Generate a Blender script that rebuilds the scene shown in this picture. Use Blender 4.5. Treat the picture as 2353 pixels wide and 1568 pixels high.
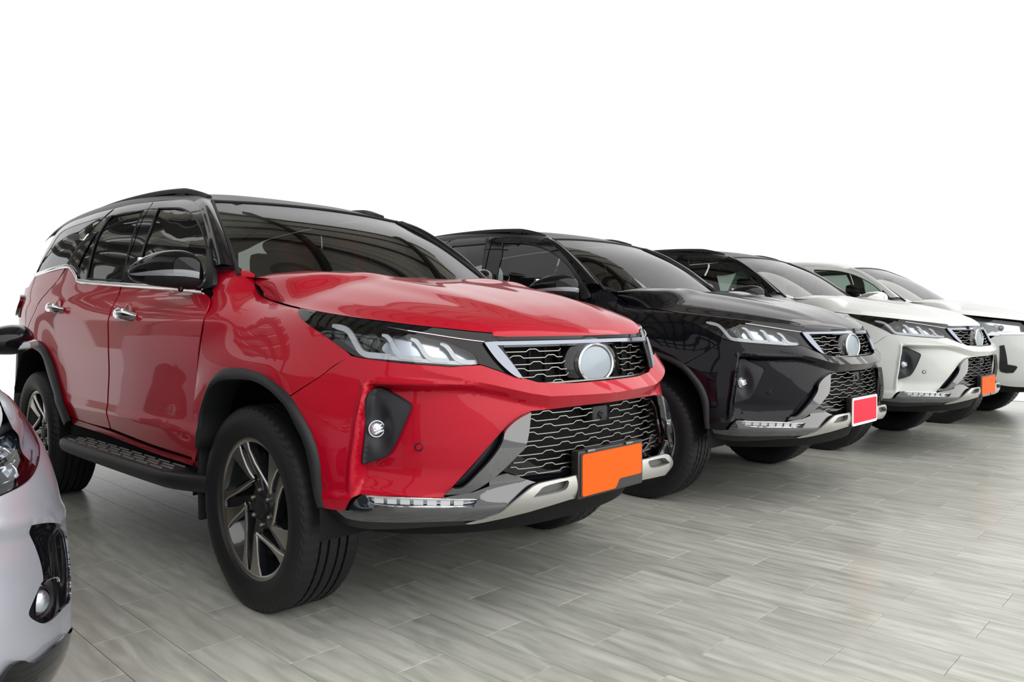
import bpy, bmesh, math, random
import numpy as np
from mathutils import Vector, Matrix
from mathutils.geometry import delaunay_2d_cdt

for o in list(bpy.data.objects): bpy.data.objects.remove(o)
scene = bpy.context.scene
C = scene.collection
random.seed(7)

# ------------------------------------------------------------------ camera
cam_d = bpy.data.cameras.new('camera'); cam = bpy.data.objects.new('camera', cam_d); C.objects.link(cam)
cam_d.sensor_fit = 'HORIZONTAL'; cam_d.sensor_width = 36.0; cam_d.lens = 36.0*1756.65/2353.0
cam_d.clip_start = .05; cam_d.clip_end = 300
def cam_axes(yaw, pitch, roll):
    cy, sy, cp, sp = math.cos(yaw), math.sin(yaw), math.cos(pitch), math.sin(pitch)
    f = Vector((cy*cp, sy*cp, sp)); r = Vector((sy, -cy, 0)); d = f.cross(r)
    c, s = math.cos(roll), math.sin(roll)
    return c*r+s*d, -s*r+c*d, f
_r, _d, _f = cam_axes(math.radians(133.8204), math.radians(-1.6373), math.radians(.0973))
cam.matrix_world = Matrix(((_r.x, -_d.x, -_f.x, 2.6657), (_r.y, -_d.y, -_f.y, -2.2559), (_r.z, -_d.z, -_f.z, 1.0816), (0, 0, 0, 1)))
scene.camera = cam

# ------------------------------------------------------------------ sky, light, exposure
world = bpy.data.worlds.new('world'); scene.world = world; world.use_nodes = True
bg = world.node_tree.nodes['Background']; bg.inputs[0].default_value = (1.0, 1.0, 1.0, 1); bg.inputs[1].default_value = 1.06
sun_d = bpy.data.lights.new('sun', 'SUN'); sun_d.energy = 3.3; sun_d.angle = math.radians(105); sun_d.color = (1, .97, .93)
sun = bpy.data.objects.new('sun', sun_d); C.objects.link(sun)
sun.rotation_euler = Vector((-.60, -.30, -.72)).to_track_quat('-Z', 'Y').to_euler()
vs = scene.view_settings
vs.view_transform = 'Standard'; vs.look = 'None'; vs.exposure = 0.0; vs.gamma = 1.0; vs.use_curve_mapping = False

# ------------------------------------------------------------------ materials
def _set(n, **kw):
    for k, v in kw.items():
        k = k.replace('_', ' ')
        if k in n.inputs: n.inputs[k].default_value = v
def pbr(name, col, rough=.5, metal=0.0, coat=0.0, spec=.5, coat_rough=.03, **kw):
    m = bpy.data.materials.new(name); m.use_nodes = True
    b = m.node_tree.nodes['Principled BSDF']
    b.inputs['Base Color'].default_value = (*col, 1); b.inputs['Roughness'].default_value = rough
    b.inputs['Metallic'].default_value = metal; b.inputs['Coat Weight'].default_value = coat
    b.inputs['Coat Roughness'].default_value = coat_rough
    b.inputs['Specular IOR Level'].default_value = spec
    for k, v in kw.items(): b.inputs[k.replace('_', ' ')].default_value = v
    return m
def flake(m, scale=900, amt=.25):
    """fine metallic flake in the paint: tiny value variation"""
    nt = m.node_tree; b = nt.nodes['Principled BSDF']
    tc = nt.nodes.new('ShaderNodeTexCoord'); n = nt.nodes.new('ShaderNodeTexNoise'); n.inputs['Scale'].default_value = scale
    n.inputs['Detail'].default_value = 0
    mx = nt.nodes.new('ShaderNodeMix'); mx.data_type = 'RGBA'
    c = b.inputs['Base Color'].default_value[:]
    mx.inputs['A'].default_value = tuple(v*(1-amt) for v in c[:3])+(1,)
    mx.inputs['B'].default_value = tuple(min(1, v*(1+amt)) for v in c[:3])+(1,)
    nt.links.new(tc.outputs['Object'], n.inputs['Vector']); nt.links.new(n.outputs['Fac'], mx.inputs['Factor'])
    nt.links.new(mx.outputs['Result'], b.inputs['Base Color'])
    return m
def grain(m, scale=350, strength=.25, dist=.002):
    nt = m.node_tree; b = nt.nodes['Principled BSDF']
    tc = nt.nodes.new('ShaderNodeTexCoord'); n = nt.nodes.new('ShaderNodeTexNoise'); n.inputs['Scale'].default_value = scale
    bp = nt.nodes.new('ShaderNodeBump'); bp.inputs['Strength'].default_value = strength; bp.inputs['Distance'].default_value = dist
    nt.links.new(tc.outputs['Object'], n.inputs['Vector']); nt.links.new(n.outputs['Fac'], bp.inputs['Height']); nt.links.new(bp.outputs['Normal'], b.inputs['Normal'])
    return m
def glass(name, tint, dark=.8, rough=0.0, ior=1.5):
    """thin pane: tinted see-through plus a mirror reflection by Fresnel"""
    m = bpy.data.materials.new(name); m.use_nodes = True; nt = m.node_tree
    for n in list(nt.nodes): nt.nodes.remove(n)
    out = nt.nodes.new('ShaderNodeOutputMaterial'); mx = nt.nodes.new('ShaderNodeMixShader'); fr = nt.nodes.new('ShaderNodeFresnel')
    fr.inputs['IOR'].default_value = ior
    tr = nt.nodes.new('ShaderNodeBsdfTransparent'); tr.inputs['Color'].default_value = (*tint, 1)
    gl = nt.nodes.new('ShaderNodeBsdfGlossy'); gl.inputs['Roughness'].default_value = rough; gl.inputs['Color'].default_value = (1, 1, 1, 1)
    nt.links.new(fr.outputs[0], mx.inputs[0]); nt.links.new(tr.outputs[0], mx.inputs[1]); nt.links.new(gl.outputs[0], mx.inputs[2]); nt.links.new(mx.outputs[0], out.inputs[0])
    return m
M = {}
M['red'] = flake(pbr('red_paint', (.43, .0006, .016), .40, .15, .8, .12, Coat_IOR=1.34))
M['black'] = flake(pbr('black_paint', (.0025, .0025, .006), .3, .1, .9, .05, Coat_IOR=1.32))
M['white'] = pbr('white_paint', (.58, .60, .585), .35, 0, .8, .3, Coat_IOR=1.4)
M['silver'] = flake(pbr('silver_paint', (.44, .46, .53), .32, .45, .8, Coat_IOR=1.4), 900, .08)
M['gloss'] = pbr('gloss_black', (.004, .004, .006), .12, 0, .9, .05, Coat_IOR=1.38)
M['roofblack'] = pbr('black_roof_paint', (.006, .006, .007), .32, 0, 0, .18)
M['satin'] = grain(pbr('satin_black_plastic', (.014, .015, .017), .48, spec=.35))
M['bezel'] = grain(pbr('charcoal_plastic', (.020, .022, .026), .42, spec=.4), 900, .15)
M['core'] = pbr('dark_cavity', (.008, .008, .009), .8, spec=.2)
M['rubber'] = grain(pbr('tyre_rubber', (.013, .013, .015), .52, spec=.3), 500, .2)
M['chrome'] = pbr('chrome', (.82, .83, .85), .06, 1.0)
M['darkchrome'] = pbr('smoked_chrome', (.22, .24, .28), .07, 1.0)
M['bar'] = pbr('satin_grille_metal', (.36, .355, .335), .3, 1.0)
M['skid'] = pbr('silver_skid_paint', (.42, .42, .40), .34, .7, .4)
M['machined'] = pbr('machined_alloy', (.52, .50, .46), .28, 1.0)
M['rimdark'] = pbr('gloss_dark_alloy', (.02, .022, .025), .2, .3, .8)
M['disc'] = pbr('brake_steel', (.25, .24, .23), .4, 1.0)
M['tint'] = glass('dark_tinted_glass', (.045, .05, .045))
M['screen'] = glass('windscreen_glass', (.16, .18, .165))
M['midglass'] = glass('smoked_glass', (.16, .19, .18))
M['clearglass'] = glass('side_glass', (.45, .52, .48))
M['lens'] = glass('clear_lamp_lens', (.93, .95, .97))
M['guide'] = pbr('light_guide_plastic', (.72, .75, .78), .2, 0, .6)
M['reflector_sheen'] = pbr('lamp_reflector_sheen', (.50, .54, .60), .18, .85)
M['lamphouse'] = pbr('lamp_housing', (.02, .021, .022), .3, .2, .5)
M['lampgrey'] = pbr('grey_lamp_reflector', (.30, .29, .27), .22, .6, .5)
M['orange'] = pbr('orange_plate', (.95, .105, .002), .6, 0, 0, .2)
M['redplate'] = pbr('red_plate', (.88, .004, .035), .5, 0, 0, .3)
M['plateframe'] = pbr('plate_frame', (.015, .014, .014), .35)
M['whiteborder'] = pbr('white_plate_border', (.8, .8, .8), .4)
M['badge'] = pbr('blank_badge', (.27, .32, .36), .28, .3, .3)
M['amber'] = pbr('amber_lens', (.75, .25, .03), .2, 0, .8)
M['tail'] = pbr('tail_lamp_red', (.12, .01, .01), .15, 0, 1.0)
M['seat'] = pbr('dark_seat_fabric', (.015, .015, .016), .8)
M['trim_in'] = pbr('cabin_plastic', (.02, .02, .02), .7)
M['underside'] = pbr('underbody_metal', (.09, .095, .1), .55, .3)

# ------------------------------------------------------------------ mesh helpers
def link(name, me, mat, parent=None, sharp=35):
    if sharp is not None:
        for p in me.polygons: p.use_smooth = True
        me.set_sharp_from_angle(angle=math.radians(sharp))
    ob = bpy.data.objects.new(name, me); C.objects.link(ob)
    if mat is not None: me.materials.append(M[mat] if isinstance(mat, str) else mat)
    if parent is not None: ob.parent = parent
    return ob
def mesh(name, V, F, mat, parent=None, sharp=35, flip=False):
    """flip: mirror across the car's centre plane"""
    me = bpy.data.meshes.new(name)
    if flip: V = [(x, -y, z) for x, y, z in V]; F = [tuple(reversed(f)) for f in F]
    me.from_pydata([tuple(map(float, v)) for v in V], [], [tuple(map(int, f)) for f in F]); me.validate(); me.update()
    return link(name, me, mat, parent, sharp)
class MB:
    """collects several shapes into one part"""
    def __init__(s): s.V = []; s.F = []
    def add(s, V, F):
        k = len(s.V); s.V += list(V); s.F += [tuple(i+k for i in f) for f in F]; return s
    def mirror(s):
        return s.add([(x, -y, z) for x, y, z in s.V], [tuple(reversed(f)) for f in s.F])
    def build(s, name, mat, parent=None, sharp=35, flip=False): return mesh(name, s.V, s.F, mat, parent, sharp, flip)
def spline(P, n, closed=False):
    """Catmull-Rom through P, n samples per span"""
    P = [np.array(p, float) for p in P]; N = len(P); out = []
    rng = range(N if closed else N-1)
    for i in rng:
        if closed: a, b, c, d = P[i-1], P[i], P[(i+1) % N], P[(i+2) % N]
        else:
            b, c = P[i], P[i+1]; a = P[i-1] if i > 0 else 2*b-c; d = P[i+2] if i+2 < N else 2*c-b
        for k in range(n):
            t = k/n; out.append(.5*((2*b)+(c-a)*t+(2*a-5*b+4*c-d)*t*t+(3*b-a-3*c+d)*t**3))
    if not closed: out.append(P[-1])
    return out
def resample(P, n):
    P = [np.array(p, float) for p in P]
    L = [0]
    for a, b in zip(P, P[1:]): L.append(L[-1]+np.linalg.norm(b-a))
    out = []
    for k in range(n):
        t = L[-1]*k/(n-1); i = 0
        while i < len(P)-2 and L[i+1] < t: i += 1
        h = L[i+1]-L[i] or 1; out.append(P[i]+(P[i+1]-P[i])*((t-L[i])/h))
    return out
def grid(rows, closed_u=False, closed_v=False):
    n, m = len(rows), len(rows[0]); V = [tuple(p) for r in rows for p in r]; F = []
    for i in range(n if closed_u else n-1):
        for j in range(m if closed_v else m-1):
            a = i*m+j; b = i*m+(j+1) % m; c = ((i+1) % n)*m+(j+1) % m; d = ((i+1) % n)*m+j
            F.append((a, b, c, d))
    return V, F
def loft(rows, nu=8, nv=8, thick=0.0, cols=None):
    """smooth sheet through rows of points (rows may have different counts)"""
    cols = cols or max(len(r) for r in rows)*nv
    R = [resample(spline(r, 12), cols) for r in rows]
    cs = [spline([r[j] for r in R], nu) for j in range(cols)]
    G = [[cs[j][i] for j in range(cols)] for i in range(len(cs[0]))]
    return solid_grid(G, thick)
def solid_grid(G, thick):
    n, m = len(G), len(G[0]); V, F = grid(G)
    if not thick: return V, F
    A = np.array(V).reshape(n, m, 3)
    du = np.gradient(A, axis=0); dv = np.gradient(A, axis=1); N = np.cross(dv, du); N /= (np.linalg.norm(N, axis=2, keepdims=True)+1e-12)
    B = (A+N*thick).reshape(-1, 3); k = n*m
    V = V+[tuple(p) for p in B]; F2 = [tuple(reversed([i+k for i in f])) for f in F]
    E = [(i*m, (i+1)*m) for i in range(n-1)]; E2 = [((i+1)*m+m-1, i*m+m-1) for i in range(n-1)]
    E3 = [(j+1, j) for j in range(m-1)]; E4 = [((n-1)*m+j, (n-1)*m+j+1) for j in range(m-1)]
    W = [(a, b, b+k, a+k) for a, b in E+E2+E3+E4]
    return V, F+F2+W
def frames(path, closed=False):
    P = [Vector(p) for p in path]; n = len(P); out = []; up = None
    for i in range(n):
        a = P[i-1] if (i > 0 or closed) else P[i]; b = P[(i+1) % n] if (i < n-1 or closed) else P[i]
        t = (b-a).normalized()
        if up is None:
            up = Vector((0, 0, 1)) if abs(t.z) < .9 else Vector((1, 0, 0))
        s = t.cross(up)
        if s.length < 1e-6: s = t.orthogonal()
        s.normalize(); u = s.cross(t).normalized(); up = u
        out.append((P[i], t, s, u))
    return out
def tube(path, r, n=8, closed=False, ry=None, caps=True):
    """round or oval bar along a path; r may be a list"""
    fr = frames(path, closed); rows = []
    for i, (p, t, s, u) in enumerate(fr):
        ra = r[i] if isinstance(r, (list, tuple)) else r; rb = ra if ry is None else (ry[i] if isinstance(ry, (list, tuple)) else ry)
        rows.append([tuple(p+s*ra*math.cos(a)+u*rb*math.sin(a)) for a in [2*math.pi*k/n for k in range(n)]])
    V, F = grid(rows, closed, True); F = [tuple(reversed(f)) for f in F]
    if caps and not closed:
        F.append(tuple(range(n))); F.append(tuple(reversed(range(len(V)-n, len(V)))))
    return V, F
def sweep(path, prof, up=(0, 0, 1), closed=False):
    """sweep a closed 2D profile (side, up) along a path with fixed up"""
    P = [Vector(p) for p in path]; n = len(P); rows = []; U = Vector(up)
    for i in range(n):
        a = P[i-1] if (i > 0 or closed) else P[i]; b = P[(i+1) % n] if (i < n-1 or closed) else P[i]
        t = (b-a).normalized(); s = t.cross(U).normalized(); u = s.cross(t)
        rows.append([tuple(P[i]+s*q[0]+u*q[1]) for q in prof])
    V, F = grid(rows, closed, True); m = len(prof)
    if not closed: F.append(tuple(reversed(range(m)))); F.append(tuple(range(len(V)-m, len(V))))
    return V, F
def box(x0_, x1_, y0_, y1_, z0_, z1_, b=0.0):
    if b <= 0:
        V = [(x, y, z) for x in (x0_, x1_) for y in (y0_, y1_) for z in (z0_, z1_)]
        return V, [(0, 1, 3, 2), (4, 6, 7, 5), (0, 4, 5, 1), (2, 3, 7, 6), (0, 2, 6, 4), (1, 5, 7, 3)]
    bm = bmesh.new(); bmesh.ops.create_cube(bm, size=1)
    for v in bm.verts: v.co = Vector(((x0_+x1_)/2+v.co.x*(x1_-x0_), (y0_+y1_)/2+v.co.y*(y1_-y0_), (z0_+z1_)/2+v.co.z*(z1_-z0_)))
    bmesh.ops.bevel(bm, geom=bm.edges[:], offset=b, segments=2, affect='EDGES', profile=.6)
    bm.verts.index_update(); V = [tuple(v.co) for v in bm.verts]; F = [tuple(v.index for v in f.verts) for f in bm.faces]; bm.free()
    return V, F
def lathe(prof, n=48, axis='y', close=False):
    """prof: (radius, axial)"""
    rows = []
    for k in range(n):
        a = 2*math.pi*k/n
        if axis == 'y': rows.append([(r*math.cos(a), h, r*math.sin(a)) for r, h in prof])
        elif axis == 'x': rows.append([(h, r*math.cos(a), r*math.sin(a)) for r, h in prof])
        else: rows.append([(r*math.cos(a), r*math.sin(a), h) for r, h in prof])
    V, F = grid(rows, True, close)
    return V, F
def move(VF, t=(0, 0, 0), rot=None):
    V, F = VF
    if rot is not None: V = [tuple(rot @ Vector(v)) for v in V]
    return [(x+t[0], y+t[1], z+t[2]) for x, y, z in V], F
def prism(poly, e):
    """polygon (3D, planar) pushed along e"""
    n = len(poly); V = [tuple(p) for p in poly]+[tuple(np.array(p)+np.array(e)) for p in poly]
    return V, [tuple(reversed(range(n))), tuple(range(n, 2*n))]+[(i, (i+1) % n, n+(i+1) % n, n+i) for i in range(n)]
def rounded(P, n=4):
    """outline: points flagged with a third value 1 are corners, the rest are joined by a smooth curve"""
    N = len(P); cor = [i for i in range(N) if len(P[i]) > 2 and P[i][2]]
    Q = [np.array(p[:2], float) for p in P]
    if not cor: return [tuple(p) for p in spline(Q, n, True)]
    out = []
    for a, b in zip(cor, cor[1:]+[cor[0]+N]):
        seg = [Q[i % N] for i in range(a, b+1)]
        out += [tuple(p) for p in (spline(seg, n)[:-1] if len(seg) > 2 else [seg[0]])]
    return out
def inside(poly, X):
    px, py = X[:, 0], X[:, 1]; res = np.zeros(len(X), bool); n = len(poly)
    for i in range(n):
        x1, y1 = poly[i]; x2, y2 = poly[(i+1) % n]
        if y1 == y2: continue
        c = ((y1 > py) != (y2 > py)) & (px < (x2-x1)*(py-y1)/(y2-y1)+x1); res ^= c
    return res
def edge_dist(poly, X):
    d = np.full(len(X), 1e9); n = len(poly)
    for i in range(n):
        a = np.array(poly[i]); b = np.array(poly[(i+1) % n]); e = b-a; L = e@e
        if L < 1e-12: continue
        t = np.clip(((X-a)@e)/L, 0, 1); q = a+t[:, None]*e; d = np.minimum(d, np.hypot(*(X-q).T))
    return d
def densify(poly, h):
    out = []
    for a, b in zip(poly, poly[1:]+poly[:1]):
        a = np.array(a[:2], float); b = np.array(b[:2], float); k = max(1, int(math.ceil(np.linalg.norm(b-a)/h)))
        out += [tuple(a+(b-a)*(j/k)) for j in range(k)]
    return out
def trim(outline, fn, h=.012, thick=.004, holes=(), d=0.0, curve=True, lines=()):
    """panel cut by an outline (and holes) out of the surface fn(u, v, offset)"""
    loops = [densify(rounded(outline) if curve else outline, h)]+[densify(rounded(q), h) for q in holes]
    L0 = loops[0]; A = np.array(L0); mn, mx = A.min(0), A.max(0)
    gx, gy = np.arange(mn[0], mx[0], h), np.arange(mn[1], mx[1], h*.866)
    X = np.array([(x+(h/2 if j % 2 else 0), y) for j, y in enumerate(gy) for x in gx])
    ok = inside(L0, X); X = X[ok]; ok = edge_dist(L0, X) > .45*h; X = X[ok]
    for q in loops[1:]:
        X = X[~inside(q, X)]; X = X[edge_dist(q, X) > .45*h]
    pts = []; edges = []
    for q in loops:
        k = len(pts); pts += q; edges += [(k+i, k+(i+1) % len(q)) for i in range(len(q))]
    for q in lines:                                            # creases of the surface become edges of the mesh
        q = np.array([v for a, b in zip(q, q[1:]) for v in [tuple(np.array(a)+(np.array(b)-np.array(a))*t) for t in np.linspace(0, 1, max(2, int(np.hypot(b[0]-a[0], b[1]-a[1])/h)+1))[:-1]]]+[q[-1]])
        ok = inside(L0, q) & (edge_dist(L0, q) > .6*h)
        for w in loops[1:]: ok &= ~inside(w, q) & (edge_dist(w, q) > .6*h)
        for v, good in zip(q, ok):
            if good: pts.append(tuple(v))
            if len(X): X = X[np.hypot(X[:, 0]-v[0], X[:, 1]-v[1]) > .55*h]
        n0 = len(pts)-int(ok.sum()); idx = 0
        for i in range(len(q)-1):
            if ok[i] and ok[i+1]: edges.append((n0+idx, n0+idx+1))
            if ok[i]: idx += 1
    pts += [tuple(p) for p in X]
    r = delaunay_2d_cdt([Vector(p) for p in pts], edges, [], 0, 1e-7)
    P2, F = r[0], [tuple(f) for f in r[2]]
    ctr = np.array([[sum(P2[i][0] for i in f)/len(f), sum(P2[i][1] for i in f)/len(f)] for f in F]); keep = inside(L0, ctr)
    for q in loops[1:]: keep &= ~inside(q, ctr)
    F = [f for f, k in zip(F, keep) if k]
    used = sorted({i for f in F for i in f}); mp = {v: i for i, v in enumerate(used)}; P2 = [P2[i] for i in used]; F = [tuple(mp[i] for i in f) for f in F]
    V = [fn(p[0], p[1], d) for p in P2]
    V2 = [fn(p[0], p[1], d+.01) for p in P2]
    s = 0
    for f in F[::max(1, len(F)//60)]:
        a, b, c = (Vector(V[i]) for i in f[:3]); s += (b-a).cross(c-a).normalized().dot((Vector(V2[f[0]])-a).normalized())
    if s < 0: F = [tuple(reversed(f)) for f in F]
    if thick:
        cnt = {}
        for f in F:
            for i in range(len(f)): cnt[(f[i], f[(i+1) % len(f)])] = 1
        B = [e for e in cnt if (e[1], e[0]) not in cnt]
        k = len(V); N = [(Vector(b)-Vector(a)).normalized() for a, b in zip(V, V2)]
        V = V+[tuple(Vector(v)-n*thick) for v, n in zip(V, N)]
        F = F+[tuple(reversed([i+k for i in f])) for f in F]+[(b, a, a+k, b+k) for a, b in B]
    return V, F
def sym(outline_half, fn, **kw):
    """right-hand half plus its mirror image in one mesh"""
    V, F = trim(outline_half, fn, **kw); n = len(V)
    return V+[(x, -y, z) for x, y, z in V], F+[tuple(reversed([i+n for i in f])) for f in F]

def thing(name, label, cat, group=None, loc=(0, 0, 0), rz=0):
    o = bpy.data.objects.new(name, None); C.objects.link(o); o.location = loc; o.rotation_euler = (0, 0, rz)
    o.empty_display_size = .3
    o['label'] = label; o['category'] = cat
    if group: o['group'] = group
    return o
def tag(o, label, cat, group=None):
    o['label'] = label; o['category'] = cat
    if group: o['group'] = group
    return o

# ------------------------------------------------------------------ the body surface shared by the sport utility vehicles
def _crtab(tab):
    xs=[a for a,_ in tab]; ys=[b for _,b in tab]
    def f(x):
        if x<=xs[0]: return ys[0]
        if x>=xs[-1]: return ys[-1]
        i=0
        while xs[i+1]<x: i+=1
        h=xs[i+1]-xs[i]; t=(x-xs[i])/h
        def m(k):
            if k==0: return (ys[1]-ys[0])/(xs[1]-xs[0])
            if k==len(xs)-1: return (ys[-1]-ys[-2])/(xs[-1]-xs[-2])
            a=(ys[k]-ys[k-1])/(xs[k]-xs[k-1]); b=(ys[k+1]-ys[k])/(xs[k+1]-xs[k])
            if a*b<=0: return 0.0
            return 2*a*b/(a+b)
        m0,m1=m(i),m(i+1)
        return ys[i]*(2*t**3-3*t*t+1)+h*m0*(t**3-2*t*t+t)+ys[i+1]*(3*t*t-2*t**3)+h*m1*(t**3-t*t)
    return f
PE=2.4; LF=0.80
XF=_crtab([(.36,.93),(.42,.965),(.48,.99),(.56,1.0),(.66,.998),(.772,.985),(.8825,.956),(.95,.930),(1.0,.909),(1.03,.896),(1.07,.87),(1.12,.825),(1.16,.77),(1.2,.70)])
# half width tables by height: fender (x>=0.3), front door edge, door, rear quarter
HW_F=_crtab([(.30,.80),(.40,.87),(.48,.90),(.60,.915),(.75,.920),(.88,.905),(.98,.882),(1.05,.856),(1.10,.820),(1.14,.768),(1.17,.695),(1.20,.60)])
HW_D=_crtab([(.36,.82),(.44,.875),(.50,.892),(.58,.902),(.62,.905),(.66,.897),(.80,.895),(.95,.902),(1.06,.900),(1.12,.882),(1.17,.852),(1.22,.815),(1.30,.785),(1.40,.755),(1.55,.692),(1.62,.652),(1.66,.618),(1.70,.560),(1.74,.47)])
KF=_crtab([(-.6,.60),(-.42,.61),(-.3,.70),(-.17,.90),(0,.96),(.3,1.0)])
def sm(a,b,x):
    t=min(1,max(0,(x-a)/(b-a))); return t*t*(3-2*t)
def hw(x,z):
    w=sm(-.45,.1,x); w=w+(1-w)*sm(1.08,1.2,z)*sm(-.75,-.45,x)
    zz=z if z<.95 else .95+(z-.95)*KF(x)
    return HW_D(z)*(1-w)+HW_F(zz)*w
def x0(z): return XF(z)-LF
# arc table
_T=[];_S=[]
def _mk():
    s=0;px=LF;py=0
    for i in range(401):
        t=math.pi/2*i/400
        x=LF*max(0,math.cos(t))**(2/PE);y=.9*max(0,math.sin(t))**(2/PE)
        s+=math.hypot(x-px,y-py);px,py=x,y
        _T.append(t);_S.append(s)
_mk()
S1=_S[-1]
def _interp(v,A,B):
    lo,hi=0,len(A)-1
    if v<=A[0]: return B[0]
    if v>=A[-1]: return B[-1]
    while hi-lo>1:
        m=(lo+hi)//2
        if A[m]<=v: lo=m
        else: hi=m
    return B[lo]+(B[hi]-B[lo])*(v-A[lo])/(A[hi]-A[lo])
def plan(s,z,d=0.0):
    """point on the right-hand half of the body: s metres along the outline from the nose, height z, d outward"""
    if s<=S1:
        t=_interp(s,_S,_T)
        h=hw(.25,z)
        x=x0(z)+(LF+d)*max(0,math.cos(t))**(2/PE)
        return (x,-(h+d)*max(0,math.sin(t))**(2/PE),z)
    x=x0(z)-(s-S1)
    w=sm(0,.25,s-S1)
    return (x,-((hw(x,z)*w+hw(.25,z)*(1-w))+d),z)
def inv(x,y,z):
    X=x-x0(z)
    if X>0:
        t=math.atan2((abs(y)/hw(.25,z))**(PE/2),(X/LF)**(PE/2))
        return _interp(t,_T,_S)
    return S1-X
def Fbody(x,y,z,d=0.0):
    X=x-x0(z)
    if X>0: return (X/(LF+d))**PE+(abs(y)/(hw(.25,z)+d))**PE-1
    w=sm(0,.25,-X)
    return abs(y)/(hw(x,z)*w+hw(.25,z)*(1-w)+d)-1

HW_R=_crtab([(.36,.82),(.44,.875),(.50,.892),(.58,.902),(.62,.905),(.66,.897),(.80,.895),(.95,.903),(1.08,.905),(1.16,.893),(1.22,.875),(1.30,.860),(1.40,.830),(1.55,.752),(1.62,.706),(1.66,.668),(1.70,.60),(1.74,.50)])
LIFT=_crtab([(-3.6,0.0),(-3.25,.03),(-2.95,.048),(-2.5,.064),(-2.0,.062),(-1.6,.048),(-1.3,.025),(-1.0,.005),(-.8,0.0)])
def rearf(x):
    if x>-2.3: return 1.0
    q=min(1.0,(-2.3-x)/1.55)
    return (1-q**3.4)**(1/3.4)
def side_half(x,z):
    zz=z-LIFT(x)*sm(1.3,1.6,z); w=1-sm(-2.3,-1.2,x)
    return (HW_D(zz)*(1-w)+HW_R(zz)*w)*rearf(x)
def side(x,z,d=0.0):
    """point on the right-hand side of the doors, windows and rear quarter"""
    return (x,-(side_half(x,z)+d),z)
class Shell:
    """another car's body outline: same kind of plan curve, its own tables"""
    def __init__(s, XF, HW, LF, PE):
        s.XF=_crtab(XF);s.HW=_crtab(HW);s.LF=LF;s.PE=PE;s.T=[];s.S=[]
        a=0;px=LF;py=0
        for i in range(201):
            t=math.pi/2*i/200
            x=LF*max(0,math.cos(t))**(2/PE);y=.85*max(0,math.sin(t))**(2/PE)
            a+=math.hypot(x-px,y-py);px,py=x,y;s.T.append(t);s.S.append(a)
        s.S1=a
    def x0(s,z): return s.XF(z)-s.LF
    def plan(s,u,z,d=0.0):
        if u<=s.S1:
            t=_interp(u,s.S,s.T)
            return (s.x0(z)+(s.LF+d)*max(0,math.cos(t))**(2/s.PE),-(s.HW(z)+d)*max(0,math.sin(t))**(2/s.PE),z)
        return (s.x0(z)-(u-s.S1),-(s.HW(z)+d),z)
    def inv(s,x,y,z):
        X=x-s.x0(z)
        if X>0: return _interp(math.atan2((abs(y)/s.HW(z))**(s.PE/2),(X/s.LF)**(s.PE/2)),s.T,s.S)
        return s.S1-X
    def F(s,x,y,z,d=0.0):
        X=x-s.x0(z)
        if X>0: return (X/(s.LF+d))**s.PE+(abs(y)/(s.HW(z)+d))**s.PE-1
        return abs(y)/(s.HW(z)+d)-1
SEDAN=Shell([(.14,.80),(.20,.87),(.28,.90),(.40,.905),(.55,.892),(.65,.868),(.72,.83),(.78,.77),(.84,.67),(.89,.54),(.94,.36)],[(.14,.78),(.18,.825),(.22,.848),(.30,.862),(.42,.862),(.52,.858),(.60,.850),(.70,.838),(.78,.822),(.84,.80),(.89,.755),(.94,.66)],.75,2.4)

def ybody(x, z):
    X = x-x0(z)
    if X > 0: return hw(.25, z)*max(0, 1-min(1, X/LF)**PE)**(1/PE)
    w = sm(0, .25, -X)
    return hw(x, z)*w+hw(.25, z)*(1-w)
def lin(tab):
    xs = [a for a, b in tab]; ys = [b for a, b in tab]
    return lambda v: float(np.interp(v, xs, ys))
RIDGE = lin([(0, .813), (.30, .822), (.376, .836), (.50, .868), (.614, .893), (.72, .915), (2, .93)])
PLEFT = lin([(.50, .978), (.63, .966), (.75, .942), (.86, .908), (1, .88)])   # inner edge of the lamp pocket
PTOP = lin([(0, .80), (.45, .845), (.56, .862), (.70, .868), (.88, .874), (1.2, .874)])
def bump_disp(s, z):
    d = 0.0
    rz = z-RIDGE(s); amp = .036*(1-sm(.40, .78, s))
    d += amp*max(0.0, 1-abs(rz)/(.060 if rz > 0 else .042))
    q = PLEFT(z)-s
    if q > -.06:
        top = PTOP(s)-z
        dep = .062*max(0.0, 1-max(0, q-.05)/.46)**1.25
        d -= dep*sm(0, .018, q)*sm(-.002, .024, top)*sm(.485, .60, z)
    d += .009*math.exp(-((q+.008)/.009)**2)*sm(.50, .56, z)*(1-sm(.86, .90, z))
    t = z-(PTOP(s)+.007); d += .008*math.exp(-(t/.008)**2)*sm(.50, .60, s)*(1-sm(.86, .90, s))
    d += .008*(1-sm(.50, .53, z))
    return d
def fn_bump(s, z, d=0.0):
    p = plan(s, z, d+bump_disp(s, z))
    b = .016*(1-sm(.53, .72, math.hypot(p[0], z-.374)))
    return (p[0], p[1]-b, p[2])
CREASES = [[(s, RIDGE(s)) for s in np.linspace(0, .74, 60)], [(PLEFT(z)-.0, z) for z in np.linspace(.54, .87, 30)], [(PLEFT(z)+.008, z) for z in np.linspace(.54, .87, 30)], [(PLEFT(z)-.018, z) for z in np.linspace(.54, .84, 30)],
           [(s, PTOP(s)) for s in np.linspace(.5, .87, 40)], [(s, PTOP(s)+.007) for s in np.linspace(.5, .87, 40)], [(s, PTOP(s)-.024) for s in np.linspace(.5, .86, 40)]]
def fn_fend(s, z, d=0.0):
    p = plan(s, z, d); r = math.hypot(p[0], z-.374)
    b = .016*(1-sm(.53, .72, r))
    return (p[0], p[1]-b, p[2])
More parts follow.
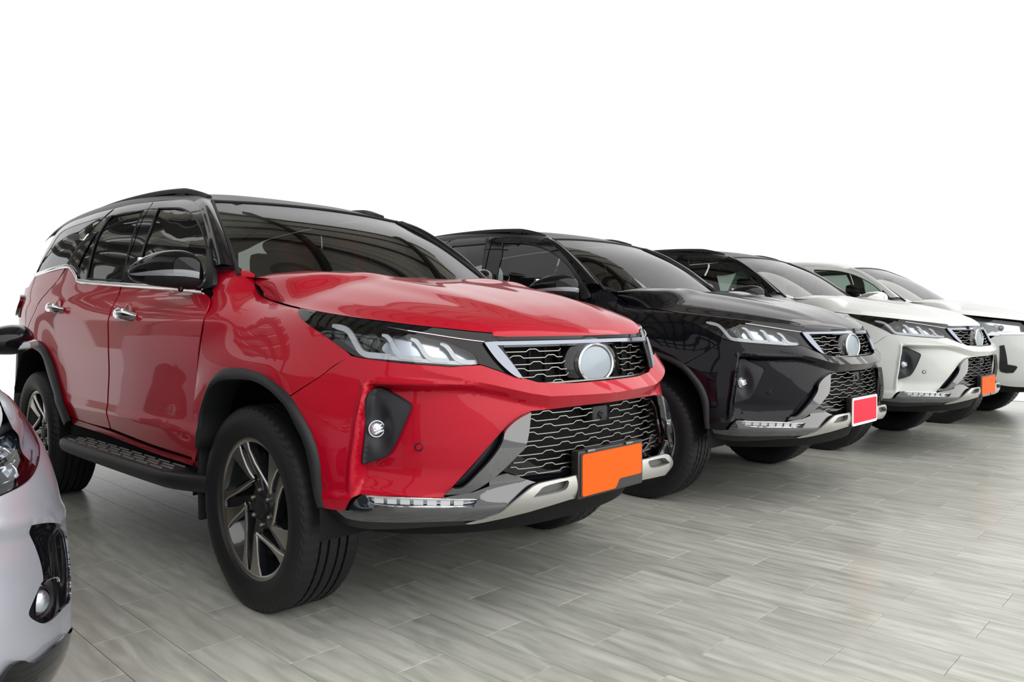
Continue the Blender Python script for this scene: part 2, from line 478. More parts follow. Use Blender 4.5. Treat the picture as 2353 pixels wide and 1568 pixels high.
def fn_side(x, z, d=0.0):
    r = math.hypot(x+2.745, z-.374); b = .016*(1-sm(.55, .78, r))
    p = side(x, z, d); return (p[0], p[1]-b, p[2])

E_HOOD = [(-0.191,-0.723,1.176),(-0.115,-0.734,1.161),(-0.025,-0.751,1.150),(0.195,-0.786,1.124),(0.332,-0.781,1.108),(0.474,-0.751,1.090),(0.583,-0.702,1.076),(0.674,-0.638,1.062),(0.747,-0.560,1.051),(0.792,-0.496,1.042),(0.825,-0.433,1.036)]

def hood_rows(inset=0.0):
    """rows from the windscreen to the nose, each from the right edge to the left edge"""
    cz = _crtab([(-.2, 1.263), (.1, 1.228), (.4, 1.176), (.65, 1.118), (.80, 1.072), (.87, 1.045), (.896, 1.027)])
    n = 46; E = resample(spline(E_HOOD, 8), 601); rows = []; E = [E[int(round(600*(i/(n-1))**1.5))] for i in range(n)]
    zc0 = [-.2, .896]
    for i, e in enumerate(E):
        t = (i/(n-1))**1.5; xc = -.2+1.096*(t**1.12 if t < 1 else 1); row = []
        zc = cz(xc)
        m = 56
        for j in range(m+1):
            u = j/m; a = (1-abs(2*u-1))**1.7; v = a/2 if u < .5 else 1-a/2          # a: 0 at the edges, 1 at the centre
            x = e[0]+(xc-e[0])*(1-(1-a)**1.6); y = e[1]*(1-2*v)
            kq = 1-sm(0, .40, t)
            f = 1-(1-a)**(2.5+55*kq**3)
            xr = e[0]-.13*sm(0, .026, a)+(xc-e[0]+.13)*max(0, (a-.05)/.95)**.8
            x = x+(xr-x)*kq**4
            z = e[2]+(zc-e[2])*f
            b = sm(0, .22, a)
            z += .020*sm(0, .3, a)*math.sin(math.pi*min(1, a/.75))**1.0*(1-t)**.4*(1-.3*t)*(1-sm(.93, 1, t)) if a < .75 else 0
            z += .012*sm(.40, .54, a)*sm(.02, .2, t)*(1-sm(.80, .97, t))
            z += .012*sm(0, .12, a)*(1-sm(.90, 1, t))*sm(0, .06, t)
            row.append((x, y, z))
        rows.append(row)
    last = rows[-1]
    rows.append([(x+.004, y, z-.012) for x, y, z in last]); rows.append([(x-.012, y, z-.018) for x, y, z in last])
    return rows

FENDER = [(1.890,1.314,1),(1.829,1.314),(1.736,1.309,1),(1.646,1.288),(1.600,1.270,1),(1.575,1.243),(1.544,1.202),(1.516,1.170),(1.391,1.144),(1.211,1.119,1),(1.201,1.098),(1.159,1.073),(1.086,1.039),(1.029,1.009),(0.980,0.980),(0.957,0.962,1),(1.026,0.928),(1.091,0.888),(1.221,0.820,1),(1.315,0.849),(1.416,0.877),(1.530,0.889),(1.650,0.886),(1.748,0.867),(1.837,0.815),(1.902,0.742),(1.951,0.651),(1.973,0.560),(2.014,0.492,1),(2.031,0.505,1),(1.999,0.752),(1.887,0.962),(1.786,1.095),(1.759,1.164),(1.730,1.203)]
BUMPER = [(0.959,0.962,1),(1.026,0.925),(1.090,0.886),(1.219,0.816,1),(1.181,0.765),(1.142,0.707),(1.119,0.649),(1.109,0.589),(1.109,0.539),(1.103,0.461,1),(0.998,0.458,1),(0.988,0.484),(0.974,0.505),(0.953,0.516,1),(0.814,0.515),(0.693,0.510),(0.681,0.517),(0.653,0.544),(0.594,0.601),(0.531,0.667),(0.481,0.713),(0.449,0.739),(0.406,0.763),(0.369,0.774,1)]
BUMPER = BUMPER+[(.30,.775),(.15,.777),(0,.777,1),(0,.856,1),(.20,.858),(.33,.868,1)]+[(0.380,0.883),(0.402,0.885),(0.458,0.906),(0.504,0.923),(0.525,0.930,1),(0.585,0.928),(0.624,0.926),(0.669,0.930),(0.773,0.938),(0.861,0.948),(0.916,0.954)]
F_OUT = [(0.491,-0.879,0.464),(0.491,-0.897,0.545),(0.493,-0.901,0.597),(0.482,-0.906,0.656),(0.455,-0.914,0.714),(0.408,-0.922,0.771),(0.349,-0.924,0.822),(0.264,-0.926,0.860),(0.158,-0.924,0.889),(0.042,-0.921,0.901),(-0.074,-0.921,0.901),(-0.169,-0.922,0.883),(-0.251,-0.921,0.833),(-0.307,-0.919,0.757),(-0.350,-0.919,0.667),(-0.366,-0.922,0.573)]
F_IN = [(0.464,-0.886,0.461),(0.463,-0.902,0.533),(0.457,-0.911,0.604),(0.436,-0.918,0.674),(0.402,-0.925,0.726),(0.357,-0.929,0.779),(0.307,-0.931,0.809),(0.228,-0.931,0.841),(0.117,-0.928,0.861),(-0.011,-0.927,0.860),(-0.135,-0.925,0.847),(-0.226,-0.922,0.815),(-0.276,-0.921,0.766),(-0.325,-0.919,0.696),(-0.337,-0.925,0.602),(-0.359,-0.922,0.566)]
R_OUT = [(-2.729,0.964),(-2.532,0.954),(-2.416,0.922),(-2.327,0.864),(-2.257,0.795),(-2.197,0.728),(-2.132,0.657),(-2.039,0.584),(-1.997,0.527)]
R_IN = [(-2.757,0.912),(-2.629,0.907),(-2.495,0.884),(-2.438,0.856),(-2.382,0.786),(-2.280,0.687),(-2.175,0.599),(-2.106,0.508),(-2.083,0.487)]
def flare(name, O, I, yf, car, flip):
    rows = []
    O = resample(spline(O, 4), 44); I = resample(spline(I, 4), 44)
    for o, i in zip(O, I):
        row = []
        for t, d in ((0, .014), (.0, .024), (.25, .033), (.6, .035), (.92, .030), (1.0, .020), (1.0, -.09)):
            x = o[0]+(i[0]-o[0])*t; z = o[1]+(i[1]-o[1])*t
            row.append((x, -(yf(x, z)+d), z))
        rows.append(row)
    V, F = grid(rows); return mesh(name, V, F, 'satin', car, 40, flip)
def wheel_house(name, cx, r, car, flip, y0_=.895, y1_=.46, zc=.40):
    rows = []
    A = [math.radians(a) for a in range(-6, 187, 6)]
    for y in (y0_, .8, .65, y1_):
        rows.append([(cx+r*math.cos(a), -y, zc+r*math.sin(a)) for a in A])
    rows.append([(cx+.25*math.cos(a), -y1_, zc+.25*math.sin(a)) for a in A]); rows.append([(cx, -y1_, zc)]*len(A))
    V, F = grid(rows); return mesh(name, V, F, 'core', car, 40, flip)

# outlines on the side of the cabin
FD_LOW = [(-0.506,1.197,1),(-0.935,1.222),(-1.490,1.255,1),(-1.435,1.141),(-1.413,1.028),(-1.413,0.913),(-1.449,0.663),(-1.416,0.539,1),(-0.904,0.516),(-0.469,0.508,1),(-0.445,0.751),(-0.395,0.962),(-0.357,1.095),(-0.387,1.161)]
RD_LOW = [(-1.505,1.255,1),(-2.003,1.287),(-2.101,1.330),(-2.195,1.374),(-2.264,1.380,1),(-2.359,1.318),(-2.547,1.240),(-2.636,1.197),(-2.693,1.113),(-2.820,1.015,1),(-2.614,0.949),(-2.495,0.915),(-2.411,0.855),(-2.339,0.787),(-2.275,0.719),(-2.203,0.646),(-2.122,0.571),(-2.049,0.545,1),(-1.773,0.536),(-1.435,0.537,1),(-1.468,0.661),(-1.432,0.913),(-1.431,1.028),(-1.452,1.141)]
SILL = [(-0.438,0.496,1),(-0.912,0.498),(-1.430,0.522),(-2.039,0.536,1),(-2.019,0.503,1),(-1.444,0.496),(-0.925,0.476),(-0.452,0.469,1)]
FD_FRAME = [(-0.523,1.308,1),(-0.554,1.353),(-0.682,1.473),(-0.895,1.608),(-1.027,1.652),(-1.218,1.688),(-1.563,1.713,1),(-1.518,1.682),(-1.493,1.550),(-1.487,1.448),(-1.507,1.302),(-1.496,1.263,1),(-0.946,1.233),(-0.519,1.207,1)]
FD_GLASS = [(-1.403,1.658,1),(-1.172,1.636),(-1.045,1.610),(-0.929,1.572),(-0.817,1.522),(-0.709,1.460),(-0.615,1.384),(-0.552,1.296),(-0.513,1.238,1),(-0.963,1.250),(-1.332,1.267,1),(-1.361,1.445),(-1.364,1.549)]
RD_FRAME = [(-1.570,1.713,1),(-1.814,1.720),(-1.996,1.717,1),(-2.006,1.670),(-2.276,1.396,1),(-2.204,1.387),(-2.109,1.343),(-2.003,1.298),(-1.506,1.263,1),(-1.518,1.302),(-1.497,1.449),(-1.503,1.551),(-1.528,1.683)]
RD_GLASS = [(-1.920,1.662,1),(-1.569,1.662,1),(-1.538,1.553),(-1.521,1.450),(-1.498,1.281,1),(-1.931,1.307,1),(-1.951,1.598)]
RD_SMALL = [(-1.987,1.595,1),(-1.980,1.336,1),(-2.091,1.384,1)]
Q_GLASS = [(-2.036,1.670,1),(-2.258,1.664),(-2.662,1.645),(-2.759,1.605),(-2.766,1.535),(-2.876,1.379,1),(-2.555,1.391),(-2.307,1.395,1)]
Q_UPPER = [(-2.004,1.718,1),(-2.403,1.709),(-2.767,1.687),(-2.870,1.641),(-2.850,1.552),(-2.922,1.375,1),(-2.766,1.535),(-2.759,1.605),(-2.662,1.645),(-2.258,1.664),(-2.036,1.670,1)]
Q_LOW = [(-2.288,1.391,1),(-2.552,1.387),(-2.914,1.369,1),(-3.048,1.296,1)]+[(-3.45,1.27),(-3.55,1.05),(-3.57,.70),(-3.5,.48,1),(-3.32,.46,1),(-3.30,.62),(-3.22,.80),(-3.08,.91),(-2.92,.962)]+[(-2.844,1.015,1),(-2.714,1.113),(-2.655,1.198),(-2.565,1.241),(-2.376,1.318)]
BELT = [(-0.502,1.202),(-0.927,1.229),(-1.474,1.260),(-1.979,1.293),(-2.053,1.319),(-2.125,1.356),(-2.196,1.383),(-2.276,1.392),(-2.529,1.387),(-2.917,1.367)]

def trims(name, outline, fn, mat, car, flip, **kw):
    sharp = kw.pop('sharp', 40); V, F = trim(outline, fn, **kw); return mesh(name, V, F, mat, car, sharp, flip)

def disc_on(fn, s, z, r, d, n=16):
    """centre and outward normal on a surface"""
    a = Vector(fn(s, z, d)); b = Vector(fn(s, z, d+.01)); s1 = Vector(fn(s+.004, z, d)); z1 = Vector(fn(s, z+.004, d))
    nrm = (s1-a).cross(z1-a).normalized()
    if nrm.dot(b-a) < 0: nrm = -nrm
    return a, nrm
def lathe_at(prof, c, nrm, n=24):
    """lathe with its axis along nrm at c; prof = (radius, height)"""
    q = Vector((0, 0, 1)).rotation_difference(Vector(nrm)).to_matrix()
    V, F = lathe(prof, n, 'z'); return move((V, F), c, q)

# ------------------------------------------------------------------ wheel
def wheel_meshes():
    """meshes of one wheel, axis along y, outer face towards -y, hub at the origin"""
    R = .3865; rub = MB()
    ns = 180; prof = [(.262, -.098), (.272, -.116), (.300, -.130), (.330, -.133), (.352, -.128), (.366, -.120), (.376, -.112), (.3835, -.100), (.386, -.086)]
    tread = []
    y = -.086
    for g in (-.078, -.036, .006, .048):
        pass
    ribs = [(-.083, -.060), (-.050, -.026), (-.016, .016), (.026, .050), (.060, .083)]
    for a, b in ribs:
        tread += [(R-.010, a-.0005), (R, a), (R, b), (R-.010, b+.0005)]
    tread = tread[1:-1]
    prof = prof[:-1]+tread+[(r, -h) for r, h in reversed(prof[:-1])]
    rows = []
    for k in range(ns):
        a = 2*math.pi*k/ns; row = []
        for r, h in prof:
            q = r
            if k % 3 == 0 and abs(h) > .058 and r > .345: q = r-.0035*(1 if abs(h) > .062 else .4)
            if k % 3 == 1 and .018 < abs(h) < .058 and r > .38: q = r-.002
            aa = a+(.05*h/.08 if r > .37 else 0)
            x, z = q*math.cos(aa), q*math.sin(aa)
            if z < -.374: z = -.374-(.0 if True else 0)
            row.append((x, h*(1+.05*max(0, -z-.30)/.07 if r > .28 else 1), z))
        rows.append(row)
    V, F = grid(rows, True, False); me = bpy.data.meshes.new('tyre'); me.from_pydata(V, [], F)
    out = {'tyre': me}
    # rim barrel, lip and back dish
    p = [(.262, .10), (.240, .085), (.232, .03), (.236, -.02), (.246, -.060), (.254, -.090), (.262, -.098), (.268, -.100), (.269, -.104), (.262, -.1045), (.256, -.101), (.250, -.092), (.243, -.070), (.225, -.030), (.20, -.012), (.10, -.008), (.0, -.008)]
    me = bpy.data.meshes.new('wheel_rim'); V, F = lathe(p, 96, 'y'); me.from_pydata(V, [], [tuple(reversed(f)) for f in F]); out['rim'] = me
    me = bpy.data.meshes.new('rim_edge'); V, F = lathe([(.2490, -.0985), (.2530, -.1020), (.2622, -.1055), (.2694, -.1047), (.2698, -.100)], 96, 'y'); me.from_pydata(V, [], F); out['edge'] = me
    # one spoke group: two arms meeting in a hook near the hub; dark body below a machined face
    def P(r, deg, y): a = math.radians(deg); return (r*math.cos(a), y, r*math.sin(a))
    def arm(pts, w, ys, depth):
        """pts: list of (r, deg); w: widths; ys: face heights"""
        m = MB(); L = [Vector((r*math.cos(math.radians(t)), 0, r*math.sin(math.radians(t)))) for r, t in pts]; rows = []
        n = len(L)
        for i in range(n):
            t = (L[min(i+1, n-1)]-L[max(i-1, 0)]).normalized(); s = Vector((-t.z, 0, t.x)); h = w[i]/2
            a, b = L[i]+s*h, L[i]-s*h
            rows.append([(a.x*1, ys[i]+depth, a.z), (a.x, ys[i]+.004, a.z), (a.x-s.x*.004, ys[i], a.z-s.z*.004), (b.x+s.x*.004, ys[i], b.z+s.z*.004), (b.x, ys[i]+.004, b.z), (b.x, ys[i]+depth, b.z)])
        V, F = grid(rows); return m.add(V, F).add(rows[0], [(0, 1, 2, 3, 4, 5)]).add(rows[-1], [(5, 4, 3, 2, 1, 0)])
    a1 = arm([(.259, 0), (.215, -1.5), (.165, -4), (.130, -8), (.108, -15)], [.096, .060, .036, .026, .018], [-.100, -.098, -.093, -.088, -.083], .006)
    a2 = arm([(.259, 53), (.215, 49), (.165, 40), (.130, 24), (.112, 2), (.108, -14)], [.052, .026, .018, .016, .015, .014], [-.100, -.098, -.093, -.087, -.083, -.082], .006)
    f = MB().add(a1.V, a1.F).add(a2.V, a2.F)
    me = bpy.data.meshes.new('spoke_face'); me.from_pydata(f.V, [], f.F); out['face'] = me
    b1 = arm([(.250, -9), (.200, -10), (.150, -13), (.105, -18), (.055, -22)], [.100, .082, .066, .060, .060], [-.086, -.082, -.076, -.070, -.068], .055)
    b2 = arm([(.250, 53), (.205, 48), (.160, 39), (.125, 24), (.108, 2)], [.030, .024, .020, .020, .020], [-.094, -.092, -.087, -.082, -.078], .03)
    b3 = arm([(.250, 0), (.205, -2), (.160, -4), (.120, -9)], [.060, .050, .036, .030], [-.094, -.092, -.087, -.082], .03)
    f = MB().add(b1.V, b1.F).add(b2.V, b2.F).add(b3.V, b3.F); me = bpy.data.meshes.new('spoke'); me.from_pydata(f.V, [], f.F); out['spoke'] = me
    V, F = lathe([(.0, -.079), (.034, -.079), (.040, -.076), (.043, -.066), (.082, -.066), (.088, -.058), (.088, -.01)], 36, 'y'); me = bpy.data.meshes.new('centre_cap'); me.from_pydata(V, [], [f for f in F]); out['cap'] = me
    V, F = lathe([(.0, -.082), (.004, -.082), (.006, -.079), (.009, -.079), (.0105, -.076), (.0105, -.05)], 12, 'y'); V, F = move((V, F), (.066, 0, 0)); me = bpy.data.meshes.new('lug_nut'); me.from_pydata(V, [], F); out['lug'] = me
    V, F = lathe([(.06, .012), (.16, .012), (.165, .016), (.165, .034), (.06, .034)], 48, 'y', True); me = bpy.data.meshes.new('brake_disc'); me.from_pydata(V, [], F); out['disc'] = me
    for k, m in out.items():
        bm = bmesh.new(); bm.from_mesh(m); bmesh.ops.remove_doubles(bm, verts=bm.verts[:], dist=1e-5); bmesh.ops.recalc_face_normals(bm, faces=bm.faces[:]); bm.to_mesh(m); bm.free()
        for q in m.polygons: q.use_smooth = True
        m.set_sharp_from_angle(angle=math.radians(32)); m.update()
        m.materials.append(M[{'tyre': 'rubber', 'rim': 'rimdark', 'edge': 'machined', 'face': 'machined', 'spoke': 'rimdark', 'cap': 'satin', 'lug': 'disc', 'disc': 'disc'}[k]])
    return out
WM = wheel_meshes()
def add_wheel(car, x, y, spin=0, steer=0, left=False, r=1.0, full=True):
    def put(name, me, parent, rot=0):
        o = bpy.data.objects.new(name, me); C.objects.link(o); o.parent = parent; o.rotation_euler = (0, rot, 0); return o
    w = bpy.data.objects.new('wheel', WM['rim']); C.objects.link(w); w.parent = car; w.location = (x, y, .374*r); w.scale = (r, r, r)
    w.rotation_euler = (0, 0, steer+(math.pi if left else 0))
    put('tyre', WM['tyre'], w)
    put('rim_edge', WM['edge'], w)
    for k in range(5): a = math.radians(72*k+spin); put('spoke', WM['spoke'], w, -a); put('spoke_face', WM['face'], w, -a)
    for k in range(6): put('lug_nut', WM['lug'], w, -math.radians(60*k+35))
    put('centre_cap', WM['cap'], w); put('brake_disc', WM['disc'], w)
    return w

# ------------------------------------------------------------------ nose details (right-hand outlines, mirrored for the left)
LAMP = [(1.209,1.122,1),(1.198,1.098),(1.159,1.075),(1.086,1.041),(1.029,1.011),(0.978,0.981),(0.946,0.964),(0.916,0.957),(0.860,0.950),(0.772,0.940),(0.669,0.932),(0.624,0.928),(0.584,0.929),(0.530,0.934,1),(0.536,0.953),(0.549,0.969),(0.581,0.987),(0.623,1.005),(0.680,1.020),(0.766,1.036),(0.840,1.049),(0.968,1.076),(1.085,1.101)]
GARNISH = [(1.206,1.121,1),(1.083,1.107),(0.949,1.088),(0.833,1.073),(0.722,1.060),(0.614,1.048),(0.534,1.039),(0.462,1.033,1),(0.453,1.020),(0.438,0.996),(0.380,0.884,1),(0.402,0.887),(0.457,0.909),(0.504,0.926),(0.529,0.934,1),(0.534,0.953),(0.548,0.969),(0.579,0.987),(0.621,1.005),(0.678,1.020),(0.765,1.036),(0.838,1.049),(0.966,1.076),(1.084,1.098)]
BLADE_UP = [(0.500,1.005,1),(0.465,1.007,1),(0.445,0.981),(0.417,0.940),(0.384,0.885,1),(0.408,0.890),(0.433,0.909),(0.461,0.940),(0.482,0.971)]
SKY_SHEEN = [(0.857,0.982),(0.837,1.008),(0.810,1.027),(0.759,1.025),(0.683,1.016),(0.631,1.003),(0.588,0.981),(0.553,0.956),(0.537,0.938,1),(0.618,0.935),(0.736,0.946),(0.825,0.961)]
GUIDES = [[(1.039,1.061),(1.013,1.056),(0.983,1.048),(0.964,1.032),(0.943,1.001),(0.928,0.978),(0.906,0.966),(0.864,0.962),(0.819,0.958)],
          [(0.848,1.030),(0.830,1.024),(0.817,1.009),(0.809,0.987),(0.800,0.971),(0.787,0.959),(0.754,0.955),(0.720,0.954)],
          [(0.749,1.017),(0.731,1.009),(0.719,0.993),(0.709,0.973),(0.699,0.959),(0.682,0.950),(0.653,0.947),(0.631,0.946)],
          [(0.650,1.001),(0.633,0.994),(0.620,0.979),(0.611,0.961),(0.601,0.950),(0.584,0.942),(0.558,0.939),(0.534,0.939)]]
BASELINE = [(0.922,0.970),(0.864,0.959),(0.776,0.951),(0.675,0.943),(0.603,0.938),(0.540,0.937)]
PROJ = (0.891,1.006)
BEZEL = [(0.885,0.857),(0.855,0.850),(0.786,0.816),(0.772,0.802),(0.777,0.785),(0.821,0.707),(0.860,0.648),(0.887,0.631),(0.943,0.612),(0.957,0.617),(0.944,0.689),(0.923,0.800),(0.908,0.844)]
FOG = (0.903,0.724)
SENSOR = (0.760,0.668)
BLADE_LOW = [(0.377,0.773,1),(0.395,0.700),(0.412,0.658),(0.436,0.638),(0.498,0.587),(0.558,0.547),(0.597,0.529),(0.626,0.524),(0.678,0.523,1),(0.659,0.541),(0.621,0.546),(0.573,0.587),(0.524,0.635),(0.490,0.680),(0.474,0.718),(0.431,0.751)]
BLADE_GAP = [(0.654,0.542,1),(0.594,0.598),(0.531,0.665),(0.474,0.715,1),(0.471,0.688),(0.507,0.641),(0.568,0.578),(0.618,0.541,1)]
DRL = [(0.924,0.516,1),(0.788,0.513),(0.679,0.508),(0.572,0.501,1),(0.590,0.480),(0.709,0.484),(0.831,0.485),(0.910,0.491),(0.923,0.505)]
LIP = [(1.086,0.462,1),(0.986,0.463,1),(0.970,0.492),(0.948,0.516),(0.924,0.521,1),(0.920,0.505),(0.905,0.491),(0.829,0.485),(0.708,0.483),(0.588,0.479,1),(0.569,0.504,1),(0.691,0.512,1),(0.647,0.519),(0.589,0.526,1),(0.536,0.541,1),(0.535,0.559,1),(0.506,0.572),(0.473,0.577,1),(0.365,0.536,1),(0.406,0.523),(0.455,0.490),(0.500,0.455),(0.540,0.439),(0.581,0.433),(0.705,0.435),(0.923,0.431),(0.992,0.433),(1.087,0.440,1)]
UNDERLIP = [(1.096,0.439,1),(0.998,0.431),(0.928,0.429),(0.706,0.432),(0.580,0.432),(0.537,0.431,1),(0.596,0.415),(0.717,0.411),(0.845,0.401),(0.968,0.397),(1.110,0.416,1)]
SKID = [(0.609,0.420,1),(0.576,0.430),(0.542,0.441),(0.501,0.455),(0.457,0.491),(0.408,0.523),(0.375,0.536),(0.333,0.539),(0.262,0.539,1)]+[(.24,.538),(.12,.540),(0,.540,1),(0,.452,1),(.10,.453),(.18,.455)]+[(0.230,0.457),(0.338,0.450),(0.418,0.441),(0.506,0.426),(0.584,0.417)]
SLOT = [(0.394,0.498,1),(0.372,0.512),(0.349,0.525),(0.297,0.529),(0.242,0.530,1),(0.237,0.521),(0.256,0.501),(0.326,0.497)]
LOWER_NAVY = [(0.494,0.584,1),(0.460,0.603),(0.414,0.626,1)]+[(.30,.565),(.15,.57),(0,.57,1),(0,.53,1),(.15,.53)]+[(0.236,0.526),(0.313,0.530),(0.363,0.530,1),(0.464,0.573)]

def grille_bar(z, s_max, d, phase, amp=.0085, period=.145, lo=None):
    """one wavy bar across the nose, mirrored left and right"""
    n = 2*int(s_max/.006); path = []
    for k in range(n+1):
        s = -s_max+2*s_max*k/n
        p = plan(abs(s), z, d); y = p[1] if s >= 0 else -p[1]
        u = ((p[1] if s >= 0 else -p[1])/period+phase) % 1.0
        w = min(1, max(0, (abs(u-.5)-.10)/.085))            # flat tops and bottoms joined by slopes
        path.append((p[0], y, z+amp*(1-2*w)*.5))
    return path
def ribbon(pts, w):
    """outline of a band of half-width w along a curve on the body surface"""
    P = spline([q[:2] for q in pts], 4); L = []; R = []; n = len(P)
    for i, p in enumerate(P):
        t = P[min(i+1, n-1)]-P[max(i-1, 0)]; t = t/np.linalg.norm(t); k = np.array([-t[1], t[0]]); ww = w*(.55+.45*min(1, i/4))
        L.append(tuple(p+k*ww)); R.append(tuple(p-k*ww))
    return L+R[::-1]
def clip_bar(path, keep):
    segs = []; cur = []
    for p in path:
        if keep(p): cur.append(p)
        else:
            if len(cur) > 3: segs.append(cur)
            cur = []
    if len(cur) > 3: segs.append(cur)
    return segs
BAR = [(-.006, -.0014), (.004, -.0015), (.006, -.0008), (.006, .0008), (.004, .0015), (-.006, .0014)]

def badge(car, d=0.0):
    c = Vector((.905, 0, .917)); ax = Vector((1, 0, .06)).normalized()
    def wide(V, k): return [(x, y*k, z) for x, y, z in V]
    V, F = lathe_at([(.102, -.04), (.101, -.012), (.096, .004), (.080, .014), (.0, .014)], c, ax, 48)
    V = wide(V, 1.62); h = mesh('badge_housing', V, F, 'gloss', car, 40)
    V, F = lathe_at([(.0, .030), (.050, .029), (.062, .027), (.066, .020)], c, ax, 48); e = mesh('badge', wide(V, 1.45), F, 'badge', car, 40); e['label'] = 'round blank badge'
    V, F = lathe_at([(.064, .014), (.065, .031), (.069, .034), (.0735, .030), (.0745, .010)], c, ax, 48); mesh('badge_ring', wide(V, 1.45), F, 'ring', e, 40)
M['ring'] = pbr('satin_ring', (.62, .65, .66), .22, .9)

def wiper(car):
    m = MB(); m.add(*tube([(-.20, -.50, 1.272), (-.27, -.30, 1.290), (-.32, .10, 1.305)], [.010, .008, .005], 6)); m.add(*tube([(-.265, -.36, 1.292), (-.33, .0, 1.312), (-.345, .22, 1.312)], .006, 6))
    m.build('wiper', 'satin', car)
    m = MB(); m.add(*tube([(-.22, .08, 1.272), (-.30, .28, 1.292), (-.36, .50, 1.300)], [.010, .008, .005], 6)); m.add(*tube([(-.31, .18, 1.300), (-.385, .55, 1.304)], .006, 6))
    m.build('wiper', 'satin', car)

def side_mirror(car, flip, cap='gloss'):
    def mk(name, V, F, *a): return mesh(name, [((x+.36)*1.08-.655, (y+1.03)*1.0-.925, (z-1.28)*1.08+1.288) for x, y, z in V], F, *a)
    # sections from the door out to the tip: (y, x centre, z centre, half depth, half height)
    S = [(.925, -.285, 1.268, .050, .040), (.945, -.292, 1.275, .075, .066), (.975, -.305, 1.284, .085, .075), (1.02, -.328, 1.288, .088, .074), (1.07, -.365, 1.286, .085, .066), (1.105, -.405, 1.281, .068, .050), (1.128, -.445, 1.275, .042, .032), (1.138, -.465, 1.272, .012, .012)]
    S = [tuple(v) for v in spline(S, 3)]; rows = []
    for y, x, z, a, b in S:
        row = []
        for k in range(28):
            t = 2*math.pi*k/28; c, s = math.cos(t), math.sin(t)
            px = x+a*math.copysign(abs(c)**.8, c); pz = z+b*math.copysign(abs(s)**.75, s)
            if c < 0: px = x+a*.55*c
            row.append((px, -y, pz))
        rows.append(row)
    V, F = grid(rows, False, True); F += [tuple(range(28)), tuple(reversed(range(len(V)-28, len(V))))]
    bm = bmesh.new(); me = bpy.data.meshes.new('wing_mirror'); me.from_pydata(V, [], F); bm.from_mesh(me); bmesh.ops.recalc_face_normals(bm, faces=bm.faces[:]); bm.to_mesh(me); bm.free()
    V = [tuple(v.co) for v in me.vertices]; F = [tuple(p.vertices) for p in me.polygons]
    w = mk('wing_mirror', V, F, cap, car, 50, flip)
    # lower shell, arm, indicator strip, camera pod
    def band(y0_, y1_, z0_, z1_, d):
        R = []
        for y, x, z, a, b in S:
            if y0_ <= y <= y1_:
                r = []
                for k in range(7):
                    s = -1+(z0_+(z1_-z0_)*k/6+1); s = max(-1, min(1, s)); c = math.sqrt(max(0, 1-abs(s)**(2/.75)))
                    sg = math.asin(max(-1, min(1, math.copysign(abs(s)**(1/.75), s))))
                    r.append((x+(a+d)*max(0, math.cos(sg))**.8, -y, z+(b+d*.4)*s))
                R.append(r)
        return grid(R)
    V, F = band(.95, 1.14, -.42, -.08, .004); mk('indicator_lens', V, [tuple(reversed(f)) for f in F], 'lens_grey', w, 40, flip)
    V, F = band(.93, 1.12, -.98, -.45, .003); mk('lower_shell', V, [tuple(reversed(f)) for f in F], 'satin', w, 40, flip)
    m = MB(); m.add(*loft([[(-.40, -.865, 1.262), (-.33, -.862, 1.262), (-.27, -.852, 1.262)], [(-.36, -.935, 1.262), (-.30, -.94, 1.262), (-.235, -.935, 1.258)]], 4, 6)); 
    V, F = move(box(-.36, -.235, -.955, -.845, 1.212, 1.238, .010)); mk('mirror_arm', V, F, 'satin', w, 40, flip)
    V, F = lathe_at([(.0, .014), (.008, .012), (.012, 0), (.014, -.02)], (-.285, -1.0, 1.210), (.2, -.1, -1), 16); mk('camera_pod', V, F, 'gloss', w, 40, flip)
    V, F = move(box(-.445, -.43, -1.11, -.95, 1.235, 1.335, .004)); mk('mirror_glass', V, F, 'chrome', w, 40, flip)
    # sail panel on the door
    V, F = trim([(-0.501,1.308,1),(-0.431,1.226),(-0.491,1.211,1),(-0.572,1.335),(-0.586,1.393)], side, h=.03, thick=.02, d=.012); mesh('mirror_sail', V, F, 'satin', w, 40, flip)
M['lens_grey'] = pbr('indicator_lens', (.30, .32, .34), .12, .2, .8)

def running_board(car, flip):
    # cross-section swept from the front wheel to the rear wheel
    st = [(-.42, .90, .385, .02), (-.36, .955, .392, .06), (-.27, .985, .405, .085), (-.6, .985, .415, .085)]
    X = [-.33, -.45, -.6, -1.0, -1.5, -1.9, -2.0, -2.06]; Y = [.90, .955, .985, .992, .992, .985, .96, .91]
    zt = lambda x: .442+.006*(x+1.2)
    rows = []
    for x, y in zip(X, Y):
        z = zt(x); rows.append([(x, -.80, z-.01), (x, -(y-.06), z), (x, -(y-.016), z+.002), (x, -(y-.002), z-.010), (x, -y, z-.034), (x, -(y-.02), z-.066), (x, -(y-.10), z-.080), (x, -.80, z-.075)])
    R = [[tuple(q) for q in spline(r, 3)] for r in rows]; cols = [spline([r[j] for r in R], 5) for j in range(len(R[0]))]
    G = [[cols[j][i] for j in range(len(cols))] for i in range(len(cols[0]))]
    V, F = grid(G); n = len(G[0]); F += [tuple(range(n)), tuple(reversed(range(len(V)-n, len(V))))]
    b = mesh('running_board', V, [tuple(reversed(f)) for f in F], 'satin', car, 45, flip)
    V, F = box(-1.92, -.58, -.972, -.80, .43, .4478, .002); V = [(x, y, z+.006*(x+1.2)) for x, y, z in V]; mesh('tread_mat', V, F, 'bezel', b, 40, flip)
    for j, y in enumerate((.958, .932, .906, .880)):
        for k in range(8):
            xa = -1.88+k*.160+(.05 if j % 2 else 0); V, F = box(xa, xa+.115, -y-.004, -y+.004, .446, .4525, .0015); V = [(x, yy, z+.006*(x+1.2)) for x, yy, z in V]
            mesh('tread_strip', V, F, 'strip', b, 40, flip)
